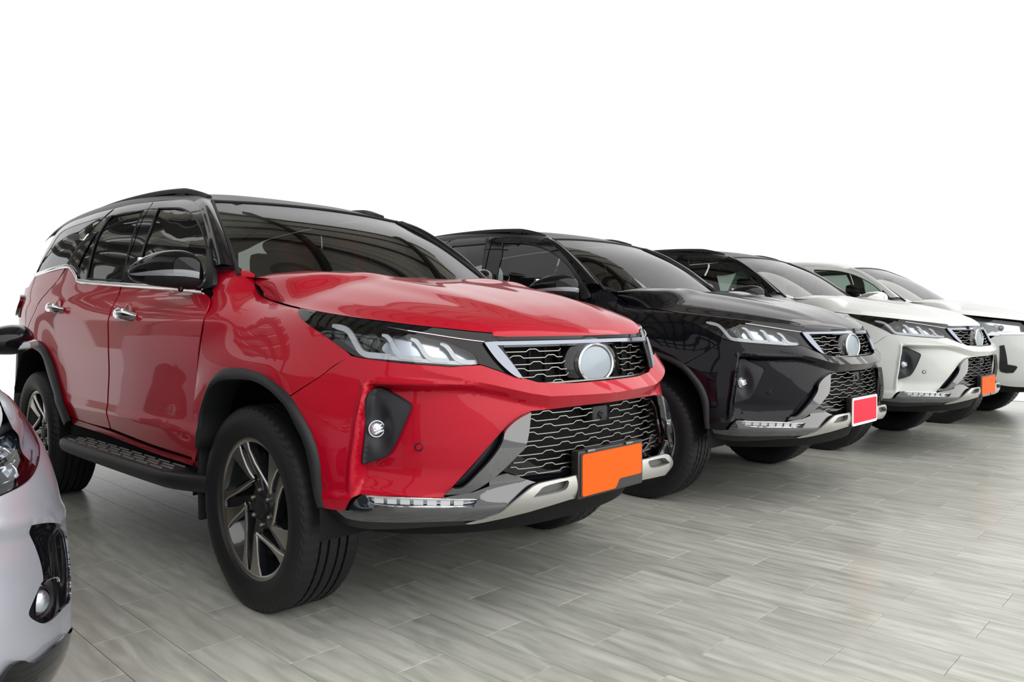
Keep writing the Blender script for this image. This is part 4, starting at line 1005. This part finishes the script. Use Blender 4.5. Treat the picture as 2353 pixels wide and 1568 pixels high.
# ------------------------------------------------------------------ floor (wood-look planks)
def plank_material():
    m = bpy.data.materials.new('grey_wood_plank'); m.use_nodes = True; nt = m.node_tree; b = nt.nodes['Principled BSDF']
    N = lambda t: nt.nodes.new(t)
    geo = N('ShaderNodeNewGeometry'); oi = N('ShaderNodeObjectInfo'); at = N('ShaderNodeAttribute'); at.attribute_name = 'tone'
    mp = N('ShaderNodeMapping'); mp.inputs['Scale'].default_value = (1.2, 6.0, 1.0)
    off = N('ShaderNodeVectorMath'); off.operation = 'ADD'
    cmb = N('ShaderNodeCombineXYZ')
    mul = N('ShaderNodeMath'); mul.operation = 'MULTIPLY'; mul.inputs[1].default_value = 37.0
    nt.links.new(at.outputs['Fac'], mul.inputs[0]); nt.links.new(mul.outputs[0], cmb.inputs[0]); nt.links.new(mul.outputs[0], cmb.inputs[1])
    nt.links.new(geo.outputs['Position'], off.inputs[0]); nt.links.new(cmb.outputs[0], off.inputs[1]); nt.links.new(off.outputs[0], mp.inputs['Vector'])
    n1 = N('ShaderNodeTexNoise'); n1.inputs['Scale'].default_value = 2.0; n1.inputs['Detail'].default_value = 6; n1.inputs['Distortion'].default_value = 1.6
    n2 = N('ShaderNodeTexWave'); n2.wave_type = 'RINGS'; n2.inputs['Scale'].default_value = .8; n2.inputs['Distortion'].default_value = 7.0; n2.inputs['Detail'].default_value = 3; n2.inputs['Detail Scale'].default_value = .7
    nt.links.new(mp.outputs[0], n1.inputs['Vector']); nt.links.new(mp.outputs[0], n2.inputs['Vector'])
    r1 = N('ShaderNodeValToRGB'); e = r1.color_ramp.elements; e[0].position = .30; e[0].color = (.36, .37, .335, 1); e[1].position = .72; e[1].color = (.57, .58, .535, 1)
    nt.links.new(n1.outputs['Fac'], r1.inputs[0])
    mx = N('ShaderNodeMix'); mx.data_type = 'RGBA'; mx.blend_type = 'MULTIPLY'; mx.inputs['Factor'].default_value = .30
    r2 = N('ShaderNodeValToRGB'); e = r2.color_ramp.elements; e[0].position = 0; e[0].color = (.62, .62, .6, 1); e[1].position = .6; e[1].color = (1, 1, 1, 1)
    nt.links.new(n2.outputs['Fac'], r2.inputs[0]); nt.links.new(r1.outputs[0], mx.inputs['A']); nt.links.new(r2.outputs[0], mx.inputs['B'])
    hs = N('ShaderNodeHueSaturation'); mr = N('ShaderNodeMapRange'); mr.inputs['To Min'].default_value = .90; mr.inputs['To Max'].default_value = 1.08
    nt.links.new(at.outputs['Fac'], mr.inputs['Value']); nt.links.new(mr.outputs[0], hs.inputs['Value']); nt.links.new(mx.outputs['Result'], hs.inputs['Color']); nt.links.new(hs.outputs[0], b.inputs['Base Color'])
    b.inputs['Roughness'].default_value = .28; b.inputs['Specular IOR Level'].default_value = .5
    bp = N('ShaderNodeBump'); bp.inputs['Strength'].default_value = .06; bp.inputs['Distance'].default_value = .002; nt.links.new(n1.outputs['Fac'], bp.inputs['Height']); nt.links.new(bp.outputs['Normal'], b.inputs['Normal'])
    return m
M['plank'] = plank_material()
M['grout'] = pbr('grey_grout', (.16, .16, .15), .7)
FX0, FX1, FY0 = -6.2, 7.0, -8.2
def far_edge(x): return 7.62+.60*(x+.165) if x > -.9 else 7.18   # the floor stops behind the row of cars
fl = mesh('floor', [(FX0, FY0, -.006), (FX1, FY0, -.006), (FX1, 9.6, -.006), (FX0, 9.6, -.006), (FX0, FY0, -.06), (FX1, FY0, -.06), (FX1, 9.6, -.06), (FX0, 9.6, -.06)], [(0, 1, 2, 3), (7, 6, 5, 4), (0, 4, 5, 1), (1, 5, 6, 2), (2, 6, 7, 3), (3, 7, 4, 0)], 'grout', None, None)
fl['kind'] = 'structure'; fl['label'] = 'grey wood-look plank floor of the showroom'
PW, PL = .19, .605
planks = []
k = int((FY0-.11)/PW)-1
while .11+PW*k < 9.4:
    y = .11+PW*k; x = (.52 if k % 2 == 0 else .815)-PL*14
    while x < FX1:
        xa, xb = max(FX0, x), min(FX1, x+PL)
        if xb-xa > .05 and y > FY0 and y+PW < 9.6: planks.append((xa, xb, y, y+PW))
        x += PL
    k += 1
def screen_size(p):
    c = Vector(((p[0]+p[1])/2, (p[2]+p[3])/2, 0))-cam.location
    f = Vector((_f.x, _f.y, 0)).normalized(); r = Vector((_r.x, _r.y, 0)).normalized(); dz = c.dot(f); dx = c.dot(r)
    if dz < .8 or abs(dx)/dz > .75: return 0
    return 1/dz
def visible(p):
    x, y = (p[0]+p[1])/2, (p[2]+p[3])/2
    for cy, cx in ((0, 0), (2.495, .03), (4.93, .16), (7.36, .4), (-2.45, -.2)):
        if abs(y-cy) < .75 and x < cx-.3: return .15
    return 1
planks.sort(key=lambda p: -screen_size(p)*visible(p))
def plank_geo(p, j=.0008):
    a, b, c, d = p[0]+j, p[1]-j, p[2]+j, p[3]-j; e = .0007; z0_, z1_ = -.006, 0.0
    V = [(a, c, z0_), (b, c, z0_), (b, d, z0_), (a, d, z0_), (a, c, z1_-e), (b, c, z1_-e), (b, d, z1_-e), (a, d, z1_-e), (a+e, c+e, z1_), (b-e, c+e, z1_), (b-e, d-e, z1_), (a+e, d-e, z1_)]
    return V, [(0, 1, 5, 4), (1, 2, 6, 5), (2, 3, 7, 6), (3, 0, 4, 7), (4, 5, 9, 8), (5, 6, 10, 9), (6, 7, 11, 10), (7, 4, 8, 11), (8, 9, 10, 11)]
def tone(me, vals):
    at = me.attributes.new('tone', 'FLOAT', 'POINT'); at.data.foreach_set('value', vals)
rest = MB(); tones = []
rnd = random.Random(3)
shared = {}
for i, p in enumerate(planks):
    t = rnd.random()
    if i < 300:
        V, F = plank_geo(p); o = mesh('plank', V, F, 'plank', fl, None); tone(o.data, [t]*len(V))
    else:
        V, F = plank_geo(p); rest.add(V, F); tones += [t]*len(V)
o = rest.build('more_planks', 'plank', fl, None); tone(o.data, tones); o['kind'] = 'stuff'

# ------------------------------------------------------------------ canopy over the row (seen only as reflections)
M['sheet'] = pbr('beige_roof_sheet', (.62, .58, .50), .6)
M['steel'] = pbr('dark_steel', (.06, .058, .055), .5)
M['wall'] = pbr('darkened_wall', (.24, .22, .18), .8)  # kept dark so that the doors reflect less brightness

RX0, RX1, RY0, RY1, RZ = -6.4, 2.5, -5.6, 8.8, 7.4
def ribbed(x0_, x1_, y0_, y1_, z, period=.25, h=.035):
    """trapezoidal roof sheet, ribs along y"""
    P = []; x = x0_
    while x < x1_:
        P += [(x, z), (x+period*.42, z), (x+period*.52, z+h), (x+period*.86, z+h)]; x += period
    P.append((x, z)); V = []; F = []
    for a, b in P: V += [(a, y0_, b), (a, y1_, b)]
    for i in range(len(P)-1): F.append((2*i, 2*i+1, 2*i+3, 2*i+2))
    k = len(V); V += [(a, b, c+.01) for a, b, c in V]; F += [tuple(reversed([q+k for q in f])) for f in F]
    return V, F
V, F = ribbed(RX0, RX1, RY0, RY1, RZ); canopy = mesh('ceiling', V, F, 'sheet', None, None); canopy['kind'] = 'structure'; canopy['label'] = 'ribbed metal canopy above the row of cars'
x = RX0+.3
while x < RX1:
    V, F = box(x-.03, x+.03, RY0, RY1, RZ-.14, RZ-.002); mesh('purlin', V, F, 'steel', canopy, None); x += .95
for k in range(7):                                           # rafters run on past the sheets on the open left side
    xx = RX0+.4+k*1.4; V, F = box(xx-.09, xx+.09, RY0-2.2, RY0+1.0, RZ-.46, RZ-.16); mesh('rafter', V, F, 'steel', canopy, None)
for yy in (RY0-.9, RY0-2.1):
    V, F = box(RX0, RX1, yy-.07, yy+.07, RZ-.16, RZ-.02); mesh('purlin', V, F, 'steel', canopy, None)
y = RY0+.2
while y < RY1:
    V, F = box(RX0, RX1, y-.08, y+.08, RZ-.46, RZ-.14); mesh('roof_beam', V, F, 'steel', canopy, None)
    if y < -5 or y > 6:
        xx = RX1-.25; V, F = box(xx-.10, xx+.10, y-.10, y+.10, 0, RZ-.46); mesh('roof_column', V, F, 'steel', canopy, None)
    y += 4.1
# lower roof added out of view, rear left, for contrast in side-window reflections
WX0, WX1, WY0, WY1, WZ = -19.0, -7.2, -7.6, -1.6, 5.4
for a in range(4):
    ya = WY0+a*1.55; V, F = ribbed(WX0, WX1, ya, ya+1.05, WZ, .3); mesh('added_sheet', V, F, 'sheet', canopy, None)
for k in range(6):
    xx = WX0+.3+k*2.25; V, F = box(xx-.12, xx+.12, WY0, WY1, WZ-.42, WZ-.1); mesh('added_rafter', V, F, 'steel', canopy, None)
for k in range(5):
    yy = WY0+k*1.5; V, F = box(WX0, WX1, yy-.06, yy+.06, WZ-.12, WZ-.01); mesh('added_purlin', V, F, 'steel', canopy, None)
for xx in (WX0+.3, WX1-.3):
    for yy in (WY0, WY1-.6): V, F = box(xx-.1, xx+.1, yy-.1, yy+.1, 0, WZ-.42); mesh('added_column', V, F, 'steel', canopy, None)
V, F = box(-24.0, 3.9, -8.2, -8.05, -.06, 4.2); w = mesh('added_wall_left', V, F, 'wall', None, None); w['kind'] = 'structure'; w['label'] = 'plain beige wall, unseen, added for the door reflections'  # added out of view, so the doors mirror something darker than sky

# ------------------------------------------------------------------ the row of cars
GROUP = 'cars parked side by side'
red = make_suv('sport_utility_vehicle', 'metallic red sport utility vehicle with black roof and orange front plate', 'car', GROUP, 'red', 'gloss', None, (0, 0), 0)
def repaint(o, paint, glass_=None):
    for c in o.children:
        for sl in c.material_slots:
            if sl.link == 'OBJECT': sl.material = M[paint]
        if glass_ and c.name.split('.')[0] == 'window_glass':
            for sl in c.material_slots: sl.link = 'OBJECT'; sl.material = M[glass_]
        repaint(c, paint, glass_)
def another(paint, label, loc, rz, glass_=None, skip=()):
    c = copy_tree(red); c.location = (*loc, 0); c.rotation_euler = (0, 0, math.radians(rz)); c['label'] = label; repaint(c, paint, glass_); return c
blk = another('black', 'glossy black sport utility vehicle with red front plate, between the red and white ones', (.03, 2.495), -1.08, 'midglass')
wht = another('white', 'white sport utility vehicle with black roof and mesh grille beyond the black one', (.162, 4.932), -2.3, 'clearglass')
M_PLATES = ((red, 'orange_notch'), (blk, 'red'), (wht, 'orange'))
for c, st in M_PLATES: number_plate(c, st)

# ------------------------------------------------------------------ white pickup at the end of the row
pick = copy_tree(red); pick.location = (.40, 7.36, 0); pick.rotation_euler = (0, 0, math.radians(-2.0)); pick.name = 'pickup_truck'
pick['label'] = 'white pickup truck with chrome mirrors at the far end of the row'; pick['group'] = GROUP
def drop(o):
    for c in list(o.children): drop(c)
    bpy.data.objects.remove(o)
KILL = {'front_bumper', 'lower_cover', 'upper_grille', 'badge_housing', 'badge', 'lower_grille', 'front_camera', 'headlamp', 'lamp_garnish', 'fog_bezel', 'parking_sensor', 'corner_insert', 'corner_blade', 'day_lamp', 'lower_lip', 'under_lip', 'skid_plate', 'plate_frame', 'roof_rail', 'tailgate', 'rear_bumper', 'rear_quarter', 'quarter_glass', 'rear_pillar', 'tail_lamp', 'side_vent', 'belt_moulding', 'roof', 'running_board'}
for c in list(pick.children):
    if c.name.split('.')[0] in KILL: drop(c)
repaint(pick, 'white', 'clearglass')
for c in pick.children:
    n = c.name.split('.')[0]
    if n in ('windscreen_pillar',):
        for sl in c.material_slots: sl.link = 'OBJECT'; sl.material = M['white']
    if n == 'wing_mirror':
        for sl in c.material_slots: sl.link = 'OBJECT'; sl.material = M['chrome']
    for g in c.children:
        if g.name.split('.')[0] == 'window_frame':
            for sl in g.material_slots: sl.link = 'OBJECT'; sl.material = M['white']
PB_TOP = [(1.398,0.826),(1.210,0.881),(1.102,0.908),(0.981,0.909),(0.958,0.922),(0.749,0.923)]
P_LAMP = [(1.230,1.122,1),(1.141,1.068),(1.087,0.990),(1.091,0.919,1),(0.981,0.920),(0.955,0.931,1),(0.745,0.931),(0.700,1.033,1),(0.905,1.059),(1.078,1.086)]
P_STRIP = [(1.102,0.911,1),(0.984,0.911),(0.958,0.922),(0.749,0.923,1),(0.740,0.944,1),(0.965,0.944),(1.025,0.952,1)]
P_FOG = [(1.000,0.811,1),(0.960,0.820,1),(0.952,0.629,1),(0.884,0.617,1),(0.869,0.600),(0.904,0.548,1),(0.978,0.547),(1.022,0.589)]
def pick_front():
    half = [(p[0], p[1]) for p in BUMPER]
    out_ = [(.0, .40, 1), (.25, .40), (.60, .40), (.90, .41), (1.06, .44, 1), (1.10, .50), (1.16, .62), (1.20, .72), (1.22, .81, 1), (1.10, .86), (1.0, .915), (.94, .95, 1), (.80, .945), (.60, .935), (.44, .93, 1), (.40, .86), (.36, .62, 1), (.20, .60), (0, .60, 1)]
    V, F = sym(out_, plan, h=.016, thick=.005); mesh('front_bumper', V, F, 'white', pick, 40)
    g = MB(); rows = [[plan(s, z, -.05) for s in np.linspace(0, .48, 14)] for z in (.58, .7, .8, .9, 1.0)]; V, F = grid(rows); g.add(V, F).mirror(); gr = g.build('front_grille', 'core', pick)
    for z in (.66, .74, .82, .90, .98):
        P = [plan(abs(s), z, -.03) for s in np.linspace(-.43, .43, 31)]; P = [(x, y if s < 0 else -y, zz) for (x, y, zz), s in zip(P, np.linspace(-.43, .43, 31))]
        V, F = sweep(P, [(-.02, -.012), (.006, -.012), (.006, .012), (-.02, .012)]); mesh('grille_slat', V, F, 'gloss', gr, 45)
    for flip in (False, True):
        lamp = trims('headlamp', P_LAMP, plan, 'reflector_sheen', pick, flip, h=.02, thick=.01, d=-.04)
        trims('lamp_lens', P_LAMP, plan, 'lens', lamp, flip, h=.02, thick=0, d=.003)
        ol = densify(rounded(P_LAMP), .02); V, F = grid([[plan(a, b, .002) for a, b in ol], [plan(a, b, -.04) for a, b in ol]], False, True); mesh('lamp_rim', V, F, 'lamphouse', lamp, 40, flip)
        for k, (a, b) in enumerate([(1.025,0.982),(0.970,0.995),(0.927,0.986)]):
            c, nr = disc_on(plan, a, b, .02, -.03); V, F = lathe_at([(0, .012), (.014, .010), (.022, 0), (.027, .004), (.03, -.01)], c, nr, 16); mesh('lamp_bulb', V, F, 'projector' if k != 1 else 'guide', lamp, 40, flip)
        trims('lamp_strip', P_STRIP, plan, 'chrome', lamp, flip, h=.02, thick=.008, d=.008)
        trims('fog_trim', P_FOG, plan, 'gloss', pick, flip, h=.015, thick=.012, d=.006)
        # cargo bed side, behind the cab
        V, F = trim([(-2.42, 1.30, 1), (-3.6, 1.33), (-4.2, 1.33, 1), (-4.2, .62, 1), (-3.30, .62, 1), (-3.22, .80), (-3.08, .91), (-2.745, .96), (-2.42, .90, 1)], lambda x_, z, d=0.0: (x_, -(.895+d), z), h=.05, thick=.02); mesh('bed_side', V, F, 'white', pick, 40, flip)
    V, F = box(-4.22, -4.17, -.89, .89, .60, 1.33, .01); mesh('tailgate', V, F, 'white', pick)
    V, F = box(-4.17, -2.45, -.88, .88, .78, .84, .01); mesh('bed_floor', V, F, 'satin', pick)
    rows = [r for r in roof_rows()][:6]; V, F = loft(rows, 6, 8, 0, 60); mesh('roof', V, F, 'white', pick, 60)
    tg = [[(-2.42, -.60, 1.74), (-2.42, 0, 1.755)], [(-2.50, -.80, 1.30), (-2.50, 0, 1.30)], [(-2.50, -.84, .80), (-2.50, 0, .80)]]
    tg = [r+[(x, -y, z) for x, y, z in reversed(r[:-1])] for r in tg]; V, F = loft(tg, 6, 6); mesh('cab_back', V, [tuple(reversed(f)) for f in F], 'white', pick, 60)
pick_front()

# ------------------------------------------------------------------ silver saloon at the left edge
def sedan():
    car = thing('saloon_car', 'silver saloon car with dark fog lamp bezel, nearest and cut off by the left edge', 'car', GROUP)
    sp = SEDAN.plan
    BEZ = [(0.755,0.616,1),(0.798,0.609),(0.856,0.596),(0.916,0.574),(0.981,0.539),(1.003,0.497),(1.015,0.444),(0.996,0.375),(0.922,0.367),(0.851,0.370),(0.795,0.380),(0.752,0.404),(0.731,0.426),(0.746,0.445),(0.786,0.473),(0.801,0.480),(0.798,0.515),(0.781,0.565),(0.764,0.599)]
    LAM = [(1.105,0.864),(1.073,0.847),(0.999,0.808),(0.955,0.765),(0.927,0.751),(0.880,0.734),(0.827,0.717),(0.768,0.706),(0.679,0.700),(0.605,0.694,1),(0.783,0.871,1),(1.120,0.874)]
    def disp(s, z):
        q = math.hypot((s-FS[0])/.20, (z-FS[1]-.05)/.20)
        c = ridge_z(s)-z
        return -.012*sm(0, .035, c)*(1-sm(.90, .99, s))*sm(.20, .32, z)+.006*math.exp(-(c/.016)**2)
    FS = [(0.823,0.420)][0]
    rl = sorted([(0.658,0.637),(0.725,0.629),(0.790,0.621),(0.844,0.607),(0.892,0.583)]); ridge_z = lin([(p[0], p[1]) for p in rl])
    fb = lambda s, z, d=0.0: sp(s, z, d+disp(s, z))
    bot = sorted([(p[0], p[1]) for p in [(0.651,0.335),(0.718,0.310),(0.802,0.304),(0.847,0.305)]])
    lz = [p[1] for p in LAM]
    top = [p for p in LAM[5:10]]
    out_ = [(0, .30, 1), (.35, .28), (.52, .26)]+[b for b in bot]+[(1.08, .30), (1.12, .42), (1.13, .60), (1.14, .66, 1)]+[(LAM[4][0]+.05, LAM[4][1]+.01)]+[(p[0], p[1]-.004) for p in LAM[5:10]]+[(.30, LAM[9][1]-.01), (0, LAM[9][1]-.02, 1)]
    out_ = [(max(0, p[0]),)+tuple(p[1:]) for p in out_]
    V, F = sym(out_, fb, h=.011, thick=.004, holes=[BEZ]); mesh('front_bumper', V, F, 'silver', car, 45)
    rows = [[sp(s, z, -.09) for s in np.linspace(0, 1.0, 20)] for z in (.15, .3, .45, .6, .72)]; m = MB(); V, F = grid(rows); m.add(V, F).mirror(); m.build('nose_core', 'core', car)
    lipo = [(0, .16, 1), (.5, .165), (.8, .18), (.95, .205), (1.08, .24, 1), (1.06, .27), (bot[-1][0], bot[-1][1]+.008)]+[(b[0], b[1]+.012) for b in bot[::-1][1:]]+[(.5, .27), (0, .29, 1)]
    V, F = sym(lipo, sp, h=.02, thick=.008, d=.004); mesh('lower_lip', V, F, 'gloss', car)
    # hood and fender
    E = [sp(s, z, 0) for s, z in [(0.981,0.901),(1.114,0.876),(1.107,0.869)]]
    rows = []
    for k, (xe, ze, ye) in enumerate([(-.42, .97, .66), (-.2, .95, .68), (.05, .925, .70), (.25, .89, .705), (.45, .84, .68), (.62, .78, .60), (.74, .73, .50), (.80, .70, .44)]):
        zc = ze+.05; rows.append([(xe, -ye, ze), (xe+.03, -ye*.75, ze+.033), (xe+.06, -ye*.4, zc-.006), (xe+.07, 0, zc)])
    rows = [r+[(x, -y, z) for x, y, z in reversed(r[:-1])] for r in rows]; V, F = loft(rows, 5, 6, 0, 40); mesh('hood', V, F, 'silver', car, 60)
    hz = lin([(-.42, .97), (-.2, .95), (.05, .925), (.25, .89), (.45, .84), (.62, .78)])
    for flip in (True, False):
        rows = []
        for x in (-.42, -.25, -.05, .1, .25, .38, .50):
            z1 = hz(x); y1 = float(np.interp(x, [-.42, .25, .48], [.665, .71, .69])); z0_ = .60 if x > .32 or x < -.33 else .36+math.sqrt(max(0, .34**2-x*x))*.96
            z0_ = max(z0_, .30); w = lambda z: SEDAN.HW(z)*max(0, 1-max(0, (x-SEDAN.x0(z))/SEDAN.LF)**SEDAN.PE)**(1/SEDAN.PE)
            zz = [z0_+(z1-.06-z0_)*t for t in (0, .35, .7, 1)]; rows.append([(x, -w(z), z) for z in zz]+[(x, -(y1*.4+w(z1-.06)*.6), z1-.018), (x, -y1, z1)])
        V, F = loft(rows, 4, 5, 0, 30); mesh('front_fender', V, F, 'silver', car, 60, flip)
        lamp = trims('headlamp', LAM, sp, 'lampgrey', car, flip, h=.015, thick=.004, d=-.05)
        trims('lamp_lens', LAM, sp, 'lens', lamp, flip, h=.015, thick=0, d=.003)
        ol = densify(rounded(LAM), .015); V, F = grid([[sp(a, b, .003) for a, b in ol], [sp(a, b, -.05) for a, b in ol]], False, True); mesh('lamp_rim', V, F, 'gloss', lamp, 40, flip)
        ar = [sp(a, b, -.008) for a, b in [(1.091,0.874),(1.058,0.855),(0.997,0.836),(0.948,0.823),(0.862,0.814),(0.768,0.809),(0.680,0.803)]]; V, F = tube(spline(ar, 5), .012, 8, ry=.018); mesh('chrome_arch', V, F, 'chrome', lamp, 50, flip)
        ar = [sp(a, b, -.014) for a, b in [(0.898,0.806),(0.868,0.785),(0.835,0.770),(0.794,0.758),(0.742,0.752),(0.653,0.750)]]; V, F = tube(spline(ar, 5), .006, 8, ry=.012); mesh('chrome_band', V, F, 'chrome', lamp, 50, flip)
        ar = [sp(a, b, -.004) for a, b in [(0.885,0.758),(0.848,0.739),(0.800,0.724),(0.750,0.716),(0.686,0.713),(0.621,0.709)]]; V, F = tube(spline(ar, 5), .004, 8, ry=.006); mesh('chrome_line', V, F, 'chrome', lamp, 50, flip)
        for q in [(0.849,0.779),(0.787,0.760),(0.778,0.729),(0.757,0.778)]:
            c, nr = disc_on(sp, q[0], q[1], .02, -.03); V, F = lathe_at([(0, .014), (.016, .010), (.024, 0), (.03, .006), (.033, -.01)], c, nr, 8); mesh('lamp_bulb', V, F, 'reflector_sheen', lamp, 20, flip)
        fz = lambda s, z, d=0.0: sp(s, z, d+disp(s, z)*.8-.006-.02*(1-sm(.3, 1.0, math.hypot((s-FS[0])/.06, (z-FS[1])/.06))))
        bz = trims('fog_bezel', BEZ, fz, 'gloss', car, flip, h=.009, thick=.004, d=0)
        ol = densify(rounded(BEZ), .012); V, F = grid([[fb(a, b, 0) for a, b in ol], [fz(a, b, -.002) for a, b in ol]], False, True); mesh('bezel_rim', V, F, 'gloss', bz, 60, flip)
        c, nr = disc_on(fz, FS[0], FS[1], .02, .004); V, F = lathe_at([(0, .012), (.016, .011), (.026, .005), (.031, -.003), (.031, -.03)], c, (nr+Vector((.7, 0, 0))).normalized(), 24); fl_ = mesh('fog_lamp', V, F, 'reflector_sheen', bz, 40, flip)
        V, F = lathe_at([(.032, 0), (.036, .006), (.040, .0), (.040, -.02)], c, (nr+Vector((.7, 0, 0))).normalized(), 24); mesh('fog_ring', V, F, 'satin', fl_, 40, flip)
        P = [fz(a, b, .001) for a, b in [(0.799,0.467),(0.830,0.468),(0.873,0.462),(0.905,0.450),(0.911,0.440)]]; V, F = tube(spline(P, 4), .0022, 6); mesh('bezel_trim', V, F, 'chrome', bz, 50, flip)
        # door, glass, mirror
        sd = lambda x_, z, d=0.0: (x_, -(float(np.interp(z, [.2, .3, .5, .75, .95, 1.0, 1.40], [.80, .845, .855, .85, .825, .81, .58]))*(1-sm(-3.0, -4.2, x_)*.1 if x_ > -2.9 else 1-.12*sm(0, 1.1, -2.9-x_))+d), z)
        trims('front_door', [(-.44, .97, 1), (-1.52, .99, 1), (-1.56, .30, 1), (-.44, .30, 1)], sd, 'silver', car, flip, h=.05, thick=.006)
        trims('rear_door', [(-1.53, .99, 1), (-2.55, 1.01, 1), (-2.45, .70), (-2.25, .60), (-2.20, .30, 1), (-1.57, .30, 1)], sd, 'silver', car, flip, h=.05, thick=.006)
        trims('rear_quarter', [(-2.56, 1.01, 1), (-3.55, .99, 1), (-3.60, .35, 1), (-2.98, .35, 1), (-2.92, .52), (-2.80, .65), (-2.6, .70), (-2.46, .69)], sd, 'silver', car, flip, h=.05, thick=.006)
        trims('side_glass', [(-.52, 1.0, 1), (-1.15, 1.33), (-1.35, 1.38, 1), (-2.3, 1.36), (-2.95, 1.03, 1)], sd, 'tint', car, flip, h=.06, thick=.004)
        S = [(.86, -.60, 1.00, .02, .02), (.89, -.615, 1.005, .06, .045), (.95, -.64, 1.01, .075, .055), (1.0, -.67, 1.012, .07, .048), (1.035, -.71, 1.01, .04, .028), (1.045, -.73, 1.008, .012, .012)]
        rows = [[(x+a*math.cos(2*math.pi*k/20), -y, z+b*math.sin(2*math.pi*k/20)) for k in range(20)] for y, x, z, a, b in [tuple(v) for v in spline(S, 4)]]
        V, F = grid(rows, False, True); F += [tuple(range(20)), tuple(reversed(range(len(V)-20, len(V))))]; V, F = [list(t) for t in (V, F)]; wm = mesh('wing_mirror', V, F, 'gloss', car, 50, flip)
        V, F = tube([(-.60, -.95, .985), (-.60+.02, -.99, .990), (-.645, -1.03, .995)], .012, 8, ry=.014); mesh('indicator_lens', V, F, 'lens_grey', wm, 40, flip)
        for wx in (0, -2.6): 
            wl = add_wheel(car, wx, (.70 if flip else -.70), 20, 0, flip, .84); wheel_h = None
            A = [math.radians(a) for a in range(0, 181, 9)]; V, F = grid([[(wx+.345*math.cos(a), -yy, .32+.345*math.sin(a)) for a in A] for yy in (.80, .50)]); mesh('wheel_house', V, F, 'core', car, 60, flip)
    tp = [[(-1.15, -.55, 1.38), (-1.12, 0, 1.41)], [(-1.5, -.57, 1.43), (-1.5, 0, 1.47)], [(-2.2, -.56, 1.40), (-2.2, 0, 1.45)]]; tp = [r+[(x, -y, z) for x, y, z in reversed(r[:-1])] for r in tp]; V, F = loft(tp, 5, 6); mesh('roof', V, F, 'silver', car, 60)
    tp = [[(-1.15, -.55, 1.38), (-1.12, 0, 1.41)], [(-.80, -.64, 1.19), (-.72, 0, 1.21)], [(-.42, -.70, .96), (-.30, 0, .985)]]; tp = [r+[(x, -y, z) for x, y, z in reversed(r[:-1])] for r in tp]; V, F = loft(tp, 5, 6); mesh('windscreen', V, [tuple(reversed(f)) for f in F], 'screen', car, 60)
    tp = [[(-2.2, -.56, 1.40), (-2.2, 0, 1.45)], [(-2.75, -.63, 1.13), (-2.8, 0, 1.15)], [(-3.0, -.70, 1.0), (-3.05, 0, 1.03)]]; tp = [r+[(x, -y, z) for x, y, z in reversed(r[:-1])] for r in tp]; V, F = loft(tp, 5, 6); mesh('rear_window', V, F, 'tint', car, 60)
    tp = [[(-3.0, -.74, 1.0), (-3.05, 0, 1.03)], [(-3.5, -.70, .98), (-3.6, 0, 1.0)], [(-3.58, -.70, .6), (-3.7, 0, .62)], [(-3.56, -.70, .3), (-3.68, 0, .3)]]; tp = [r+[(x, -y, z) for x, y, z in reversed(r[:-1])] for r in tp]; V, F = loft(tp, 5, 6); mesh('boot', V, F, 'silver', car, 60)
    m = MB().add(*box(-3.4, -.45, -.78, .78, .20, .32)); m.build('underbody', 'core', car)
    g = MB(); rows = [[sp(s, z, -.03) for s in np.linspace(0, .40, 12)] for z in (.30, .45, .60, .70)]; 
    for q in range(4): V, F = box(-.02, .0, -.30, .30, 0, .012); 
    V, F = box(-1.3, -1.2, -.5, .5, .45, 1.1, .04); mesh('seat', V, F, 'seat', car)
    car.location = (.05, -2.46, 0)
    return car
sedan()
M['midglass'] = M.get('midglass') or glass('smoked_glass', (.16, .19, .18))
